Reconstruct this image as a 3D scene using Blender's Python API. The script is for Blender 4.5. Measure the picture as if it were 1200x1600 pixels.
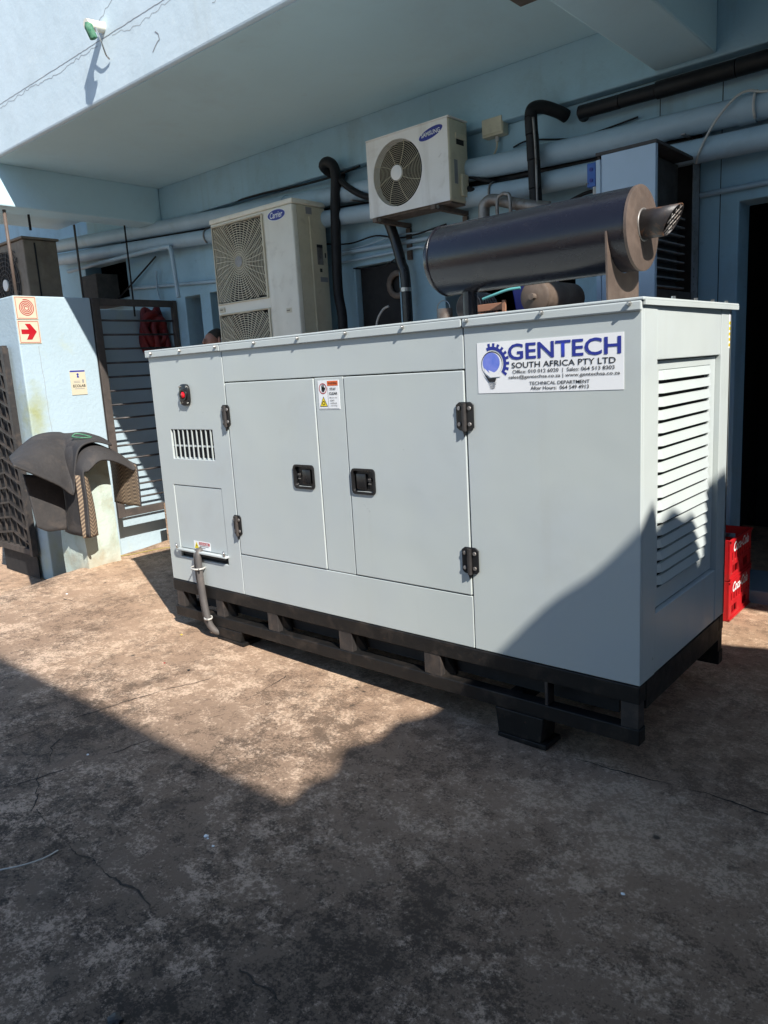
import bpy, bmesh, math, random
from mathutils import Vector, Matrix, noise
random.seed(7)
R = math.radians
for o in list(bpy.data.objects): bpy.data.objects.remove(o)
SC = bpy.context.scene
COL = SC.collection

# ------------------------------------------------------------------ camera
cam = bpy.data.cameras.new('camera'); CAM = bpy.data.objects.new('camera', cam); COL.objects.link(CAM)
SC.camera = CAM
cam.sensor_fit = 'HORIZONTAL'; cam.sensor_width = 36; cam.lens = 36*1172.755/1200
cam.clip_start = .05; cam.clip_end = 400
def cam_axes(yaw, pitch, roll):
    d = Vector((math.sin(yaw)*math.cos(pitch), math.cos(yaw)*math.cos(pitch), math.sin(pitch)))
    r = Vector((math.cos(yaw), -math.sin(yaw), 0)); u = r.cross(d)
    return math.cos(roll)*r+math.sin(roll)*u, -math.sin(roll)*r+math.cos(roll)*u, d
r_, u_, d_ = cam_axes(-.7190, -.1884, -.0597)
CAM.matrix_world = Matrix(((r_.x, u_.x, -d_.x, 1.0389), (r_.y, u_.y, -d_.y, -2.5785), (r_.z, u_.z, -d_.z, 1.6), (0, 0, 0, 1)))

# ------------------------------------------------------------------ world and sun
SUN = Vector((1, -.42, .94)).normalized()
world = bpy.data.worlds.new('World'); SC.world = world; world.use_nodes = True
wn = world.node_tree; wn.nodes.clear()
sky = wn.nodes.new('ShaderNodeTexSky'); sky.sky_type = 'NISHITA'; sky.sun_disc = False
sky.sun_elevation = math.asin(SUN.z); sky.sun_rotation = math.atan2(SUN.x, SUN.y)
sky.air_density = 1.0; sky.dust_density = .2; sky.ozone_density = 2.6
bg = wn.nodes.new('ShaderNodeBackground'); bg.inputs[1].default_value = .115
wo = wn.nodes.new('ShaderNodeOutputWorld')
wn.links.new(sky.outputs[0], bg.inputs[0]); wn.links.new(bg.outputs[0], wo.inputs[0])
sl = bpy.data.lights.new('sun', 'SUN'); sl.energy = 4.7; sl.angle = R(.53); sl.color = (1, .955, .88)
so = bpy.data.objects.new('sun', sl); COL.objects.link(so)
so.rotation_euler = SUN.to_track_quat('Z', 'Y').to_euler(); so.location = (6, -3, 8)
SC.view_settings.view_transform = 'Standard'; SC.view_settings.look = 'None'
SC.view_settings.exposure = .82; SC.view_settings.gamma = 1; SC.view_settings.use_curve_mapping = False
SC.render.engine = 'CYCLES'; SC.cycles.max_bounces = 8; SC.cycles.diffuse_bounces = 5

# ------------------------------------------------------------------ materials
def mat(name, col, col2=None, scale=4, rough=.6, metal=0, bump=0, bscale=60, spec=.5, dirt=None, streak=None,
        contrast=(.35, .65), rvar=.08, wave=0, stretch=(1, 1, 1)):
    m = bpy.data.materials.new(name); m.use_nodes = True
    nt = m.node_tree; N = nt.nodes; L = nt.links; b = N['Principled BSDF']
    def node(t, **k):
        n = N.new(t)
        for a, v in k.items(): setattr(n, a, v)
        return n
    tc = node('ShaderNodeTexCoord')
    mp = node('ShaderNodeMapping'); mp.inputs['Scale'].default_value = stretch
    L.new(tc.outputs['Object'], mp.inputs[0]); V = mp.outputs[0]
    def nz(sc, det=6, rough_=.6, vec=V, dist=0):
        n = node('ShaderNodeTexNoise'); n.inputs['Scale'].default_value = sc; n.inputs['Detail'].default_value = det
        n.inputs['Roughness'].default_value = rough_; n.inputs['Distortion'].default_value = dist; L.new(vec, n.inputs['Vector']); return n.outputs['Fac']
    def rng(f, a, b_, lo=0, hi=1):
        n = node('ShaderNodeMapRange'); n.inputs[1].default_value = a; n.inputs[2].default_value = b_
        n.inputs[3].default_value = lo; n.inputs[4].default_value = hi; L.new(f, n.inputs[0]); return n.outputs[0]
    def mix(f, a, b_):
        n = node('ShaderNodeMix', data_type='RGBA'); L.new(f, n.inputs[0])
        for v, i in ((a, 6), (b_, 7)):
            if isinstance(v, tuple): n.inputs[i].default_value = (*v[:3], 1)
            else: L.new(v, n.inputs[i])
        return n.outputs[2]
    c = col
    f1 = nz(scale)
    c = mix(rng(f1, *contrast), col, col2 or tuple(x*.88 for x in col))
    for dd in (dirt or []):
        dc, ds, lo, hi, amt = dd
        c = mix(rng(nz(ds, 8, .65, dist=.4), lo, hi, 0, amt), c, dc)
    if streak:
        dc, sx, lo, hi, amt = streak
        m2 = node('ShaderNodeMapping'); m2.inputs['Scale'].default_value = (sx, sx, sx*.08); L.new(tc.outputs['Object'], m2.inputs[0])
        c = mix(rng(nz(1, 6, .6, m2.outputs[0]), lo, hi, 0, amt), c, dc)
    L.new(c, b.inputs['Base Color'])
    L.new(rng(nz(scale*3), .3, .7, max(rough-rvar, .03), min(rough+rvar, 1)), b.inputs['Roughness'])
    b.inputs['Metallic'].default_value = metal
    b.inputs['Specular IOR Level'].default_value = spec
    nrm = None
    if wave:
        bb = node('ShaderNodeBump'); bb.inputs['Strength'].default_value = 1; bb.inputs['Distance'].default_value = wave
        L.new(nz(2.2, 2, .4), bb.inputs['Height']); nrm = bb.outputs[0]
    if bump:
        bp = node('ShaderNodeBump'); bp.inputs['Strength'].default_value = 1; bp.inputs['Distance'].default_value = bump
        L.new(nz(bscale, 8, .6), bp.inputs['Height'])
        if nrm: L.new(nrm, bp.inputs['Normal'])
        nrm = bp.outputs[0]
    if nrm: L.new(nrm, b.inputs['Normal'])
    return m

WALL = mat('pale_blue_wall_paint', (.32, .50, .61), (.295, .465, .56), 1.3, .75, bump=.004, bscale=22, dirt=[((.22, .30, .34), 2.6, .5, .8, .55), ((.14, .16, .16), 9, .62, .76, .4)], streak=((.20, .24, .24), 4.0, .55, .8, .5))
SOFF = mat('soffit_paint', (.53, .73, .80), (.50, .69, .75), 1.0, .8, bump=.003, bscale=10, dirt=[((.42, .52, .55), 1.2, .5, .8, .5), ((.30, .33, .32), 7, .64, .8, .3)])
FASC = mat('chalky_blue_fascia_paint', (.56, .66, .715), (.51, .615, .67), 1.6, .8, bump=.003, bscale=12, dirt=[((.42, .49, .52), 3, .5, .8, .55), ((.62, .70, .72), 9, .6, .72, .5)], streak=((.40, .44, .42), 3.5, .56, .8, .45))
PILL = mat('weathered_blue_pillar_paint', (.37, .47, .53), (.345, .44, .49), 2, .8, bump=.004, bscale=25, dirt=[((.42, .45, .30), 2.3, .60, .80, .55), ((.35, .36, .32), 12, .66, .8, .5)])
BLOCK = mat('flaking_green_white_paint', (.50, .56, .50), (.40, .48, .42), 5, .85, bump=.006, bscale=30, dirt=[((.36, .34, .24), 5, .52, .72, .75), ((.30, .22, .16), 16, .62, .75, .6)])
PIPE = mat('blue_painted_pipe', (.36, .48, .57), (.31, .42, .50), 3, .5, bump=.001, bscale=40, dirt=[((.2, .23, .24), 4, .55, .8, .5)])
GREY = mat('grey_powder_coat', (.462, .502, .487), (.445, .487, .492), 1.1, .36, bump=.0003, bscale=900, rvar=.10, wave=.007, contrast=(.42, .58), dirt=[((.36, .37, .35), 2.2, .56, .8, .35), ((.50, .50, .47), 30, .64, .74, .25)], streak=((.38, .38, .35), 7, .6, .8, .25))
BLK = mat('black_frame_paint', (.007, .007, .0075), (.011, .0105, .01), 6, .5, spec=.3, bump=.001, bscale=90, dirt=[((.11, .082, .063), 9, .52, .8, .42), ((.10, .05, .03), 35, .64, .72, .5)])
BLKDUST = mat('dusty_black_steel', (.022, .02, .02), (.035, .031, .03), 8, .5, bump=.001, bscale=120, dirt=[((.12, .09, .07), 13, .48, .78, .6)])
SILB = mat('satin_black_silencer_paint', (.008, .008, .013), (.012, .011, .016), 5, .24, bump=.0006, bscale=160, dirt=[((.09, .078, .07), 7, .58, .85, .35)], stretch=(.5, 1, 1))
SOOT = mat('sooty_tail_pipe_steel', (.02, .018, .02), (.035, .03, .03), 12, .5, bump=.001, bscale=90, dirt=[((.26, .11, .04), 16, .56, .7, .7)])
RUSTB = mat('rusty_brown_plate', (.115, .083, .066), (.08, .058, .046), 9, .6, bump=.001, bscale=90, dirt=[((.17, .125, .10), 14, .5, .75, .5)])
ACBROWN = mat('old_brown_casing', (.21, .165, .12), (.15, .115, .085), 6, .6, dirt=[((.10, .07, .05), 8, .5, .75, .6)])
CABLE = mat('grey_black_cable_sheath', (.075, .07, .068), (.10, .09, .085), 9, .5, dirt=[((.16, .13, .11), 12, .5, .75, .5)])
PLAS = mat('black_plastic', (.012, .012, .013), None, 8, .32)
RUB = mat('dusty_rubber', (.030, .028, .029), (.042, .038, .037), 4, .8, bump=.005, bscale=22, dirt=[((.095, .076, .064), 6, .52, .76, .6), ((.028, .026, .026), 9, .55, .75, .5)])
BLKFOAM = mat('black_pipe_insulation', (.006, .006, .008), (.012, .012, .013), 12, .55, spec=.3, bump=.003, bscale=30)
CREAM = mat('aged_cream_casing', (.80, .77, .66), (.74, .70, .59), 3, .5, bump=.0006, bscale=60, dirt=[((.40, .36, .27), 6, .56, .8, .55), ((.22, .18, .13), 18, .68, .8, .5)], streak=((.42, .38, .29), 5, .58, .85, .45))
CREAMD = mat('yellowed_cream_plastic', (.60, .55, .41), (.53, .48, .35), 8, .5, bump=.0005, bscale=80, dirt=[((.28, .24, .17), 10, .55, .8, .5)])
OFFW = mat('dirty_white_casing', (.84, .82, .79), (.78, .76, .72), 3, .5, bump=.0006, bscale=60, dirt=[((.42, .37, .30), 5, .56, .8, .5), ((.25, .20, .15), 15, .66, .8, .55)], streak=((.40, .35, .28), 6, .58, .85, .5))
INSIDE = mat('dark_interior', (.012, .012, .013), None, 5, .8)
ROOM = mat('dim_room_plaster', (.03, .03, .03), (.02, .02, .02), 2, .9)
RED = mat('red_plastic', (.46, .006, .01), (.36, .006, .01), 7, .5, dirt=[((.20, .03, .025), 10, .52, .75, .6), ((.5, .12, .1), 40, .62, .7, .4)])
REDB = mat('bright_red_print', (.42, .002, .010), None, 5, .5)
REDHOSE = mat('dull_red_hose', (.20, .012, .012), (.13, .008, .009), 9, .6)
REDLED = mat('red_button', (.75, .01, .02), None, 5, .25)
WHITE = mat('white_print', (.80, .81, .82), (.77, .78, .79), 3, .45)
CREAMP = mat('cream_sign_plate', (.56, .50, .37), (.53, .47, .35), 6, .5)
BLUEP = mat('royal_blue_print', (.018, .03, .27), None, 5, .45)
BLUEL = mat('mid_blue_print', (.10, .17, .62), (.22, .26, .70), 14, .4)
BLACKP = mat('black_print', (.012, .012, .014), None, 5, .5)
GREYP = mat('grey_print', (.25, .25, .26), None, 5, .5)
ORANGE = mat('orange_print', (.75, .13, .02), None, 5, .5)
CORD = mat('dull_yellow_cord', (.34, .28, .05), None, 9, .6)
YELLOW = mat('yellow_print', (.80, .62, .02), None, 5, .5)
STEEL = mat('zinc_screw', (.55, .54, .52), (.40, .38, .35), 40, .35, metal=1)
GALV = mat('weathered_galvanised_steel', (.30, .29, .28), (.20, .18, .165), 12, .5, metal=.6, dirt=[((.12, .07, .045), 14, .5, .72, .8)])
WEATH = mat('weathered_brown_metal', (.055, .047, .042), (.085, .07, .062), 10, .7, metal=.2, bump=.001, bscale=80, dirt=[((.15, .115, .09), 14, .52, .78, .5)])
RUSTY = mat('rusty_bracket', (.17, .135, .11), (.10, .075, .06), 14, .75, bump=.002, bscale=60)
CABF = mat('blue_grey_cabinet_paint', (.42, .52, .62), (.38, .48, .56), 3, .4, dirt=[((.30, .30, .27), 10, .62, .8, .5)])
CABFL = mat('grey_flange_paint', (.24, .25, .26), (.18, .18, .18), 9, .6, dirt=[((.10, .07, .05), 12, .5, .72, .7)])
CABI = mat('cabinet_inner_steel', (.06, .055, .05), (.035, .03, .028), 12, .7)
BLUEBOX = mat('blue_plastic', (.03, .12, .45), None, 4, .4)
TIE = mat('white_cable_tie', (.52, .51, .48), None, 5, .4)
SKIN = mat('skin', (.36, .18, .13), (.32, .16, .115), 8, .55)
HAIR = mat('dark_hair', (.02, .015, .012), (.035, .027, .02), 40, .7, bump=.003, bscale=120)
SHIRT = mat('dark_shirt', (.05, .06, .09), None, 8, .85)
TROUS = mat('dark_trousers', (.03, .03, .035), None, 8, .85)
WOOD = mat('brown_wood', (.23, .10, .06), (.30, .15, .09), 9, .7, bump=.002, bscale=40, stretch=(.3, 1, 1))
TEAL = mat('teal_pipe', (.10, .33, .33), None, 5, .5)
BROWNC = mat('brown_tank', (.14, .10, .075), (.09, .065, .05), 7, .6, dirt=[((.24, .19, .15), 9, .5, .75, .5)])
GREENR = mat('green_rag', (.015, .12, .06), (.10, .22, .14), 30, .8)
PLASTER = mat('pale_blue_neighbour_plaster', (.20, .26, .31), (.17, .22, .26), 2, .85, bump=.004, bscale=20)
TILE = mat('clay_tile', (.25, .10, .06), (.32, .14, .08), 6, .8)

def algae(m, centre, rad, col):
    nt = m.node_tree; N = nt.nodes; L = nt.links; b = N['Principled BSDF']; base = b.inputs['Base Color'].links[0].from_socket
    tc = N.new('ShaderNodeTexCoord'); vm = N.new('ShaderNodeVectorMath'); vm.operation = 'SUBTRACT'; vm.inputs[1].default_value = centre; L.new(tc.outputs['Object'], vm.inputs[0])
    v2 = N.new('ShaderNodeVectorMath'); v2.operation = 'DIVIDE'; v2.inputs[1].default_value = rad; L.new(vm.outputs[0], v2.inputs[0])
    ln = N.new('ShaderNodeVectorMath'); ln.operation = 'LENGTH'; L.new(v2.outputs[0], ln.inputs[0])
    nz = N.new('ShaderNodeTexNoise'); nz.inputs['Scale'].default_value = 9; nz.inputs['Detail'].default_value = 8; L.new(tc.outputs['Object'], nz.inputs['Vector'])
    ad = N.new('ShaderNodeMath'); ad.operation = 'MULTIPLY_ADD'; L.new(nz.outputs['Fac'], ad.inputs[0]); ad.inputs[1].default_value = 1.6; L.new(ln.outputs['Value'], ad.inputs[2])
    mr = N.new('ShaderNodeMapRange'); L.new(ad.outputs[0], mr.inputs[0]); mr.inputs[1].default_value = .7; mr.inputs[2].default_value = 1.7; mr.inputs[3].default_value = .85; mr.inputs[4].default_value = 0
    mx = N.new('ShaderNodeMix'); mx.data_type = 'RGBA'; L.new(mr.outputs[0], mx.inputs[0]); L.new(base, mx.inputs[6]); mx.inputs[7].default_value = (*col, 1); L.new(mx.outputs[2], b.inputs['Base Color'])
algae(PILL, (-6.16, .72, 1.35), (.3, .19, .40), (.30, .32, .13))
algae(PILL, (-6.2, .9, -.1), (.8, .8, .45), (.36, .42, .33))
algae(BLOCK, (-4.82, .5, .05), (.5, .5, .28), (.36, .27, .17))
def herringbone():
    m = mat('herringbone_rubber_underside', (.085, .06, .045), (.12, .085, .06), 12, .75, bump=.001, bscale=60)
    nt = m.node_tree; N = nt.nodes; L = nt.links; b = N['Principled BSDF']
    uv = N.new('ShaderNodeTexCoord'); sp = N.new('ShaderNodeSeparateXYZ'); L.new(uv.outputs['UV'], sp.inputs[0])
    def M(op, a, c=None):
        n = N.new('ShaderNodeMath'); n.operation = op
        for i, v in enumerate((a, c)):
            if v is None: continue
            if isinstance(v, (int, float)): n.inputs[i].default_value = v
            else: L.new(v, n.inputs[i])
        return n.outputs[0]
    tri = M('PINGPONG', sp.outputs[0], .045)
    w = M('FRACT', M('MULTIPLY', M('ADD', sp.outputs[1], tri), 1/.03))
    st = M('GREATER_THAN', w, .56)
    base = b.inputs['Base Color'].links[0].from_socket
    mx = N.new('ShaderNodeMix'); mx.data_type = 'RGBA'; L.new(st, mx.inputs[0]); L.new(base, mx.inputs[6]); mx.inputs[7].default_value = (.27, .20, .135, 1)
    L.new(mx.outputs[2], b.inputs['Base Color'])
    return m
HERR = herringbone()

def ground_material():
    m = bpy.data.materials.new('stained_concrete'); m.use_nodes = True
    nt = m.node_tree; N = nt.nodes; L = nt.links; b = N['Principled BSDF']
    tc = N.new('ShaderNodeTexCoord'); V = tc.outputs['Object']
    def nz(sc, det=8, ro=.62, dist=0, vec=V):
        n = N.new('ShaderNodeTexNoise'); n.inputs['Scale'].default_value = sc; n.inputs['Detail'].default_value = det
        n.inputs['Roughness'].default_value = ro; n.inputs['Distortion'].default_value = dist; L.new(vec, n.inputs['Vector']); return n.outputs['Fac']
    def rng(f, a, c, lo=0, hi=1):
        n = N.new('ShaderNodeMapRange'); L.new(f, n.inputs[0])
        for i, v in enumerate((a, c, lo, hi)): n.inputs[i+1].default_value = v
        return n.outputs[0]
    def mth(op, a, c):
        n = N.new('ShaderNodeMath'); n.operation = op
        for i, v in enumerate((a, c)):
            if isinstance(v, (int, float)): n.inputs[i].default_value = v
            else: L.new(v, n.inputs[i])
        return n.outputs[0]
    def mix(f, a, c):
        n = N.new('ShaderNodeMix'); n.data_type = 'RGBA'; L.new(f, n.inputs[0])
        for v, i in ((a, 6), (c, 7)):
            if isinstance(v, tuple): n.inputs[i].default_value = (*v, 1)
            else: L.new(v, n.inputs[i])
        return n.outputs[2]
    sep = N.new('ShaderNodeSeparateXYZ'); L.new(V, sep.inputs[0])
    # sun and shade painted into the colour: darker and greyer towards the foreground
    shade_mix = rng(mth('ADD', sep.outputs[1], mth('MULTIPLY', nz(.8, 4), 1.5)), -1.0, 1.1, 1, 0)
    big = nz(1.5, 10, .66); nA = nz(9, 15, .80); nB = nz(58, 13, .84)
    mid = mix(shade_mix, (.48, .315, .205), (.235, .170, .126))
    mid = mix(rng(nz(3.2, 8, .7), .42, .58, 0, .5), mid, mix(shade_mix, (.58, .385, .255), (.15, .107, .08)))
    lig = mix(shade_mix, (.78, .565, .39), (.70, .53, .415))
    drk = mix(shade_mix, (.105, .067, .043), (.034, .025, .020))
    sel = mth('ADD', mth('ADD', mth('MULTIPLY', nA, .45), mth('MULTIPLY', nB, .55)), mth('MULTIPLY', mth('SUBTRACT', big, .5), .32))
    c = mix(mth('MULTIPLY', rng(sel, .505, .555), rng(shade_mix, 0, 1, .85, .9)), mid, lig)
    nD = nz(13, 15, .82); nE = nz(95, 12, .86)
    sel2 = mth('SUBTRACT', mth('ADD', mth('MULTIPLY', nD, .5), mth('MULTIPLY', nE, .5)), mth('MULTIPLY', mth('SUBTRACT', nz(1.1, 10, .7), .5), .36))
    c = mix(mth('MULTIPLY', rng(sel2, .504, .548), rng(shade_mix, 0, 1, .55, .9)), c, drk)
    # broad oily stains
    c = mix(rng(nz(2.0, 14, .74), .58, .68, 0, .7), c, drk)
    vo = N.new('ShaderNodeTexVoronoi'); vo.inputs['Scale'].default_value = 7; vo.inputs['Randomness'].default_value = 1; L.new(V, vo.inputs['Vector'])
    c = mix(mth('MULTIPLY', rng(mth('ADD', vo.outputs['Distance'], mth('MULTIPLY', nz(40, 6), .25)), .17, .25, 1, 0), rng(nz(1.7, 3), .5, .6, 0, .85)), c, (.022, .019, .017))
    L.new(c, b.inputs['Base Color'])
    L.new(rng(nz(6), .3, .7, .62, .92), b.inputs['Roughness']); b.inputs['Specular IOR Level'].default_value = .35
    h = mth('ADD', mth('MULTIPLY', nB, 1.0), mth('MULTIPLY', nA, 1.0))
    bp = N.new('ShaderNodeBump'); bp.inputs['Strength'].default_value = 1; bp.inputs['Distance'].default_value = .016; L.new(h, bp.inputs['Height'])
    L.new(bp.outputs[0], b.inputs['Normal'])
    return m
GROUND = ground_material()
CRACK = mat('crack_dirt', (.02, .017, .015), (.04, .033, .028), 30, .95)

# ------------------------------------------------------------------ mesh helpers
def thing(name, loc, label=None, cat=None, group=None, parent=None):
    o = bpy.data.objects.new(name, None); COL.objects.link(o); o.location = loc; o.empty_display_size = .1
    o['_w'] = list(loc)
    if label: o['label'] = label; o['category'] = cat
    if group: o['group'] = group
    return o
def org(o): return Vector(o['_w']) if '_w' in o.keys() else Vector((0, 0, 0))
def link(name, me, m, parent=None, smooth=False, label=None, cat=None, group=None, kind=None):
    o = bpy.data.objects.new(name, me); COL.objects.link(o)
    if m is not None:
        for mm in (m if isinstance(m, (list, tuple)) else [m]): me.materials.append(mm)
    if parent is not None:
        o.parent = parent; o.matrix_parent_inverse = Matrix.Translation(org(parent)).inverted()
    if smooth:
        for p in me.polygons: p.use_smooth = True
        if smooth is not True:
            try: me.set_sharp_from_angle(angle=smooth)
            except Exception: pass
    if label: o['label'] = label; o['category'] = cat
    if group: o['group'] = group
    if kind: o['kind'] = kind
    return o
class B:
    def __init__(s): s.bm = bmesh.new()
    def box(s, x0, x1, y0, y1, z0, z1):
        v = [s.bm.verts.new(p) for p in ((x0, y0, z0), (x1, y0, z0), (x1, y1, z0), (x0, y1, z0), (x0, y0, z1), (x1, y0, z1), (x1, y1, z1), (x0, y1, z1))]
        for f in ((0, 3, 2, 1), (4, 5, 6, 7), (0, 1, 5, 4), (1, 2, 6, 5), (2, 3, 7, 6), (3, 0, 4, 7)): s.bm.faces.new([v[i] for i in f])
        return s
    def hexa(s, pts):
        v = [s.bm.verts.new(p) for p in pts]
        for f in ((0, 3, 2, 1), (4, 5, 6, 7), (0, 1, 5, 4), (1, 2, 6, 5), (2, 3, 7, 6), (3, 0, 4, 7)): s.bm.faces.new([v[i] for i in f])
        return s
    def prism(s, poly, vec):
        vec = Vector(vec); a = [s.bm.verts.new(p) for p in poly]; b = [s.bm.verts.new(Vector(p)+vec) for p in poly]
        n = len(poly); s.bm.faces.new(a[::-1]); s.bm.faces.new(b)
        for i in range(n): s.bm.faces.new((a[i], a[(i+1) % n], b[(i+1) % n], b[i]))
        return s
    def tube(s, pts, r, n=10, cap=True, r1=None):
        pts = [Vector(p) for p in pts]; rings = []; prev = None
        for i, p in enumerate(pts):
            t = (pts[min(i+1, len(pts)-1)]-pts[max(i-1, 0)]).normalized()
            if prev is None: a = t.orthogonal().normalized()
            else: a = (prev-t*prev.dot(t)); a = a.normalized() if a.length > 1e-6 else t.orthogonal().normalized()
            prev = a; b = t.cross(a)
            rr = r[i] if isinstance(r, (list, tuple)) else r
            rings.append([s.bm.verts.new(p+(a*math.cos(2*math.pi*k/n)+b*math.sin(2*math.pi*k/n))*rr) for k in range(n)])
        for i in range(len(rings)-1):
            for k in range(n): s.bm.faces.new((rings[i][k], rings[i][(k+1) % n], rings[i+1][(k+1) % n], rings[i+1][k]))
        if cap: s.bm.faces.new(rings[0][::-1]); s.bm.faces.new(rings[-1])
        return s
    def ring(s, c, ax, r0, r1, th, n=32):
        c = Vector(c); ax = Vector(ax).normalized(); a = ax.orthogonal().normalized(); b = ax.cross(a); L = []
        for k in range(n):
            e = a*math.cos(2*math.pi*k/n)+b*math.sin(2*math.pi*k/n)
            L.append([s.bm.verts.new(c+e*r0), s.bm.verts.new(c+e*r1), s.bm.verts.new(c+e*r1+ax*th), s.bm.verts.new(c+e*r0+ax*th)])
        for k in range(n):
            p, q = L[k], L[(k+1) % n]
            for j in range(4): s.bm.faces.new((p[j], q[j], q[(j+1) % 4], p[(j+1) % 4]))
        return s
    def bevel(s, w, seg=2, ang=30):
        bmesh.ops.remove_doubles(s.bm, verts=s.bm.verts, dist=1e-6)
        bmesh.ops.recalc_face_normals(s.bm, faces=s.bm.faces)
        s.bm.normal_update()
        es = [e for e in s.bm.edges if len(e.link_faces) == 2 and e.calc_face_angle(0) > R(ang)]
        bmesh.ops.bevel(s.bm, geom=es, offset=w, segments=seg, affect='EDGES', profile=.5, clamp_overlap=True)
        return s
    def done(s, name, m, parent=None, smooth=False, **k):
        bmesh.ops.recalc_face_normals(s.bm, faces=s.bm.faces)
        me = bpy.data.meshes.new(name); s.bm.to_mesh(me); s.bm.free()
        return link(name, me, m, parent, smooth, **k)
def plate(u0, u1, v0, v1, holes, fn, t0, t1):
    """plate with rectangular holes; fn(u,v,t)->point"""
    us = sorted({u0, u1, *[h[0] for h in holes], *[h[1] for h in holes]}); us = [u for u in us if u0 <= u <= u1]
    vs = sorted({v0, v1, *[h[2] for h in holes], *[h[3] for h in holes]}); vs = [v for v in vs if v0 <= v <= v1]
    def solid(i, j):
        if not (0 <= i < len(us)-1 and 0 <= j < len(vs)-1): return False
        u = (us[i]+us[i+1])/2; v = (vs[j]+vs[j+1])/2
        return not any(h[0] < u < h[1] and h[2] < v < h[3] for h in holes)
    b = B(); cache = {}
    def V(i, j, t):
        if (i, j, t) not in cache: cache[(i, j, t)] = b.bm.verts.new(fn(us[i], vs[j], t))
        return cache[(i, j, t)]
    for i in range(len(us)-1):
        for j in range(len(vs)-1):
            if not solid(i, j): continue
            for t in (t0, t1): b.bm.faces.new((V(i, j, t), V(i+1, j, t), V(i+1, j+1, t), V(i, j+1, t)))
            for (di, dj, p, q) in ((-1, 0, (i, j), (i, j+1)), (1, 0, (i+1, j), (i+1, j+1)), (0, -1, (i, j), (i+1, j)), (0, 1, (i, j+1), (i+1, j+1))):
                if not solid(i+di, j+dj): b.bm.faces.new((V(*p, t0), V(*q, t0), V(*q, t1), V(*p, t1)))
    bmesh.ops.recalc_face_normals(b.bm, faces=b.bm.faces)
    bmesh.ops.dissolve_limit(b.bm, angle_limit=R(1), verts=b.bm.verts, edges=b.bm.edges)
    return b
XZ = lambda u, v, t: (u, t, v)
YZ = lambda u, v, t: (t, u, v)
class Plane2:
    """flat print on a surface: origin O, axes U and V scaled to metres, n the outward normal"""
    def __init__(s, O, U, V, n): s.O, s.U, s.V, s.n = Vector(O), Vector(U), Vector(V), Vector(n)
    def p(s, u, v, off=.001): return s.O+s.U*u+s.V*v+s.n*off
    def poly(s, name, polys, m, parent, off=.001):
        bm = bmesh.new()
        for pl in polys:
            f = bm.faces.new([bm.verts.new(s.p(u, v, off)) for u, v in pl]); f.normal_update()
            if f.normal.dot(s.n) < 0: f.normal_flip()
        me = bpy.data.meshes.new(name); bm.to_mesh(me); bm.free()
        return link(name, me, m, parent)
    def text(s, name, body, u0, u1, v0, v1, m, parent, bold=0, shear=0, off=.0014):
        cu = bpy.data.curves.new(name, 'FONT'); cu.body = body; cu.offset = bold; cu.shear = shear; cu.resolution_u = 3; cu.fill_mode = 'FRONT'
        t = bpy.data.objects.new(name, cu); COL.objects.link(t)
        dg = bpy.context.evaluated_depsgraph_get(); me = bpy.data.meshes.new_from_object(t.evaluated_get(dg))
        bpy.data.objects.remove(t); bpy.data.curves.remove(cu)
        xs = [v.co.x for v in me.vertices]; ys = [v.co.y for v in me.vertices]
        a, b_, c, d = min(xs), max(xs), min(ys), max(ys)
        for v in me.vertices: v.co = s.p(u0+(v.co.x-a)/(b_-a)*(u1-u0), v0+(v.co.y-c)/(d-c)*(v1-v0), off)
        me.update()
        if me.polygons and me.polygons[0].normal.dot(s.n) < 0: me.flip_normals()
        return link(name, me, m, parent)
def circ(cu, cv, ru, rv, n=36, a0=0, a1=2*math.pi): return [(cu+ru*math.cos(a0+(a1-a0)*k/n), cv+rv*math.sin(a0+(a1-a0)*k/n)) for k in range(n)]
def strip(pts, w):
    """ribbon quads along a 2D polyline"""
    out = []
    for (a, b_) in zip(pts, pts[1:]):
        d = Vector((b_[0]-a[0], b_[1]-a[1]))
        if d.length < 1e-9: continue
        d.normalize(); n = Vector((-d.y, d.x))*w/2
        out.append([(a[0]+n.x, a[1]+n.y), (b_[0]+n.x, b_[1]+n.y), (b_[0]-n.x, b_[1]-n.y), (a[0]-n.x, a[1]-n.y)])
    return out
def bez(p, n=8):
    """Catmull-Rom through points"""
    p = [Vector(q) for q in p]; out = []
    for i in range(len(p)-1):
        p0, p1, p2, p3 = p[max(i-1, 0)], p[i], p[i+1], p[min(i+2, len(p)-1)]
        for k in range(n):
            t = k/n; out.append(.5*((2*p1)+(p2-p0)*t+(2*p0-5*p1+4*p2-p3)*t*t+(3*p1-p0-3*p2+p3)*t**3))
    return out+[p[-1]]
GT = -.0256
def gz(x): return GT*(x+.5)

# ------------------------------------------------------------------ ground
def edge_x(y): return -4.86-.24*y
bm = bmesh.new()
me = bpy.data.meshes.new('lower_ground')
me.from_pydata([(-90, -90, -.27), (90, -90, -.27), (90, 90, -.27), (-90, 90, -.27)], [], [(0, 1, 2, 3)])
link('lower_ground', me, GROUND, kind='structure')
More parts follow.
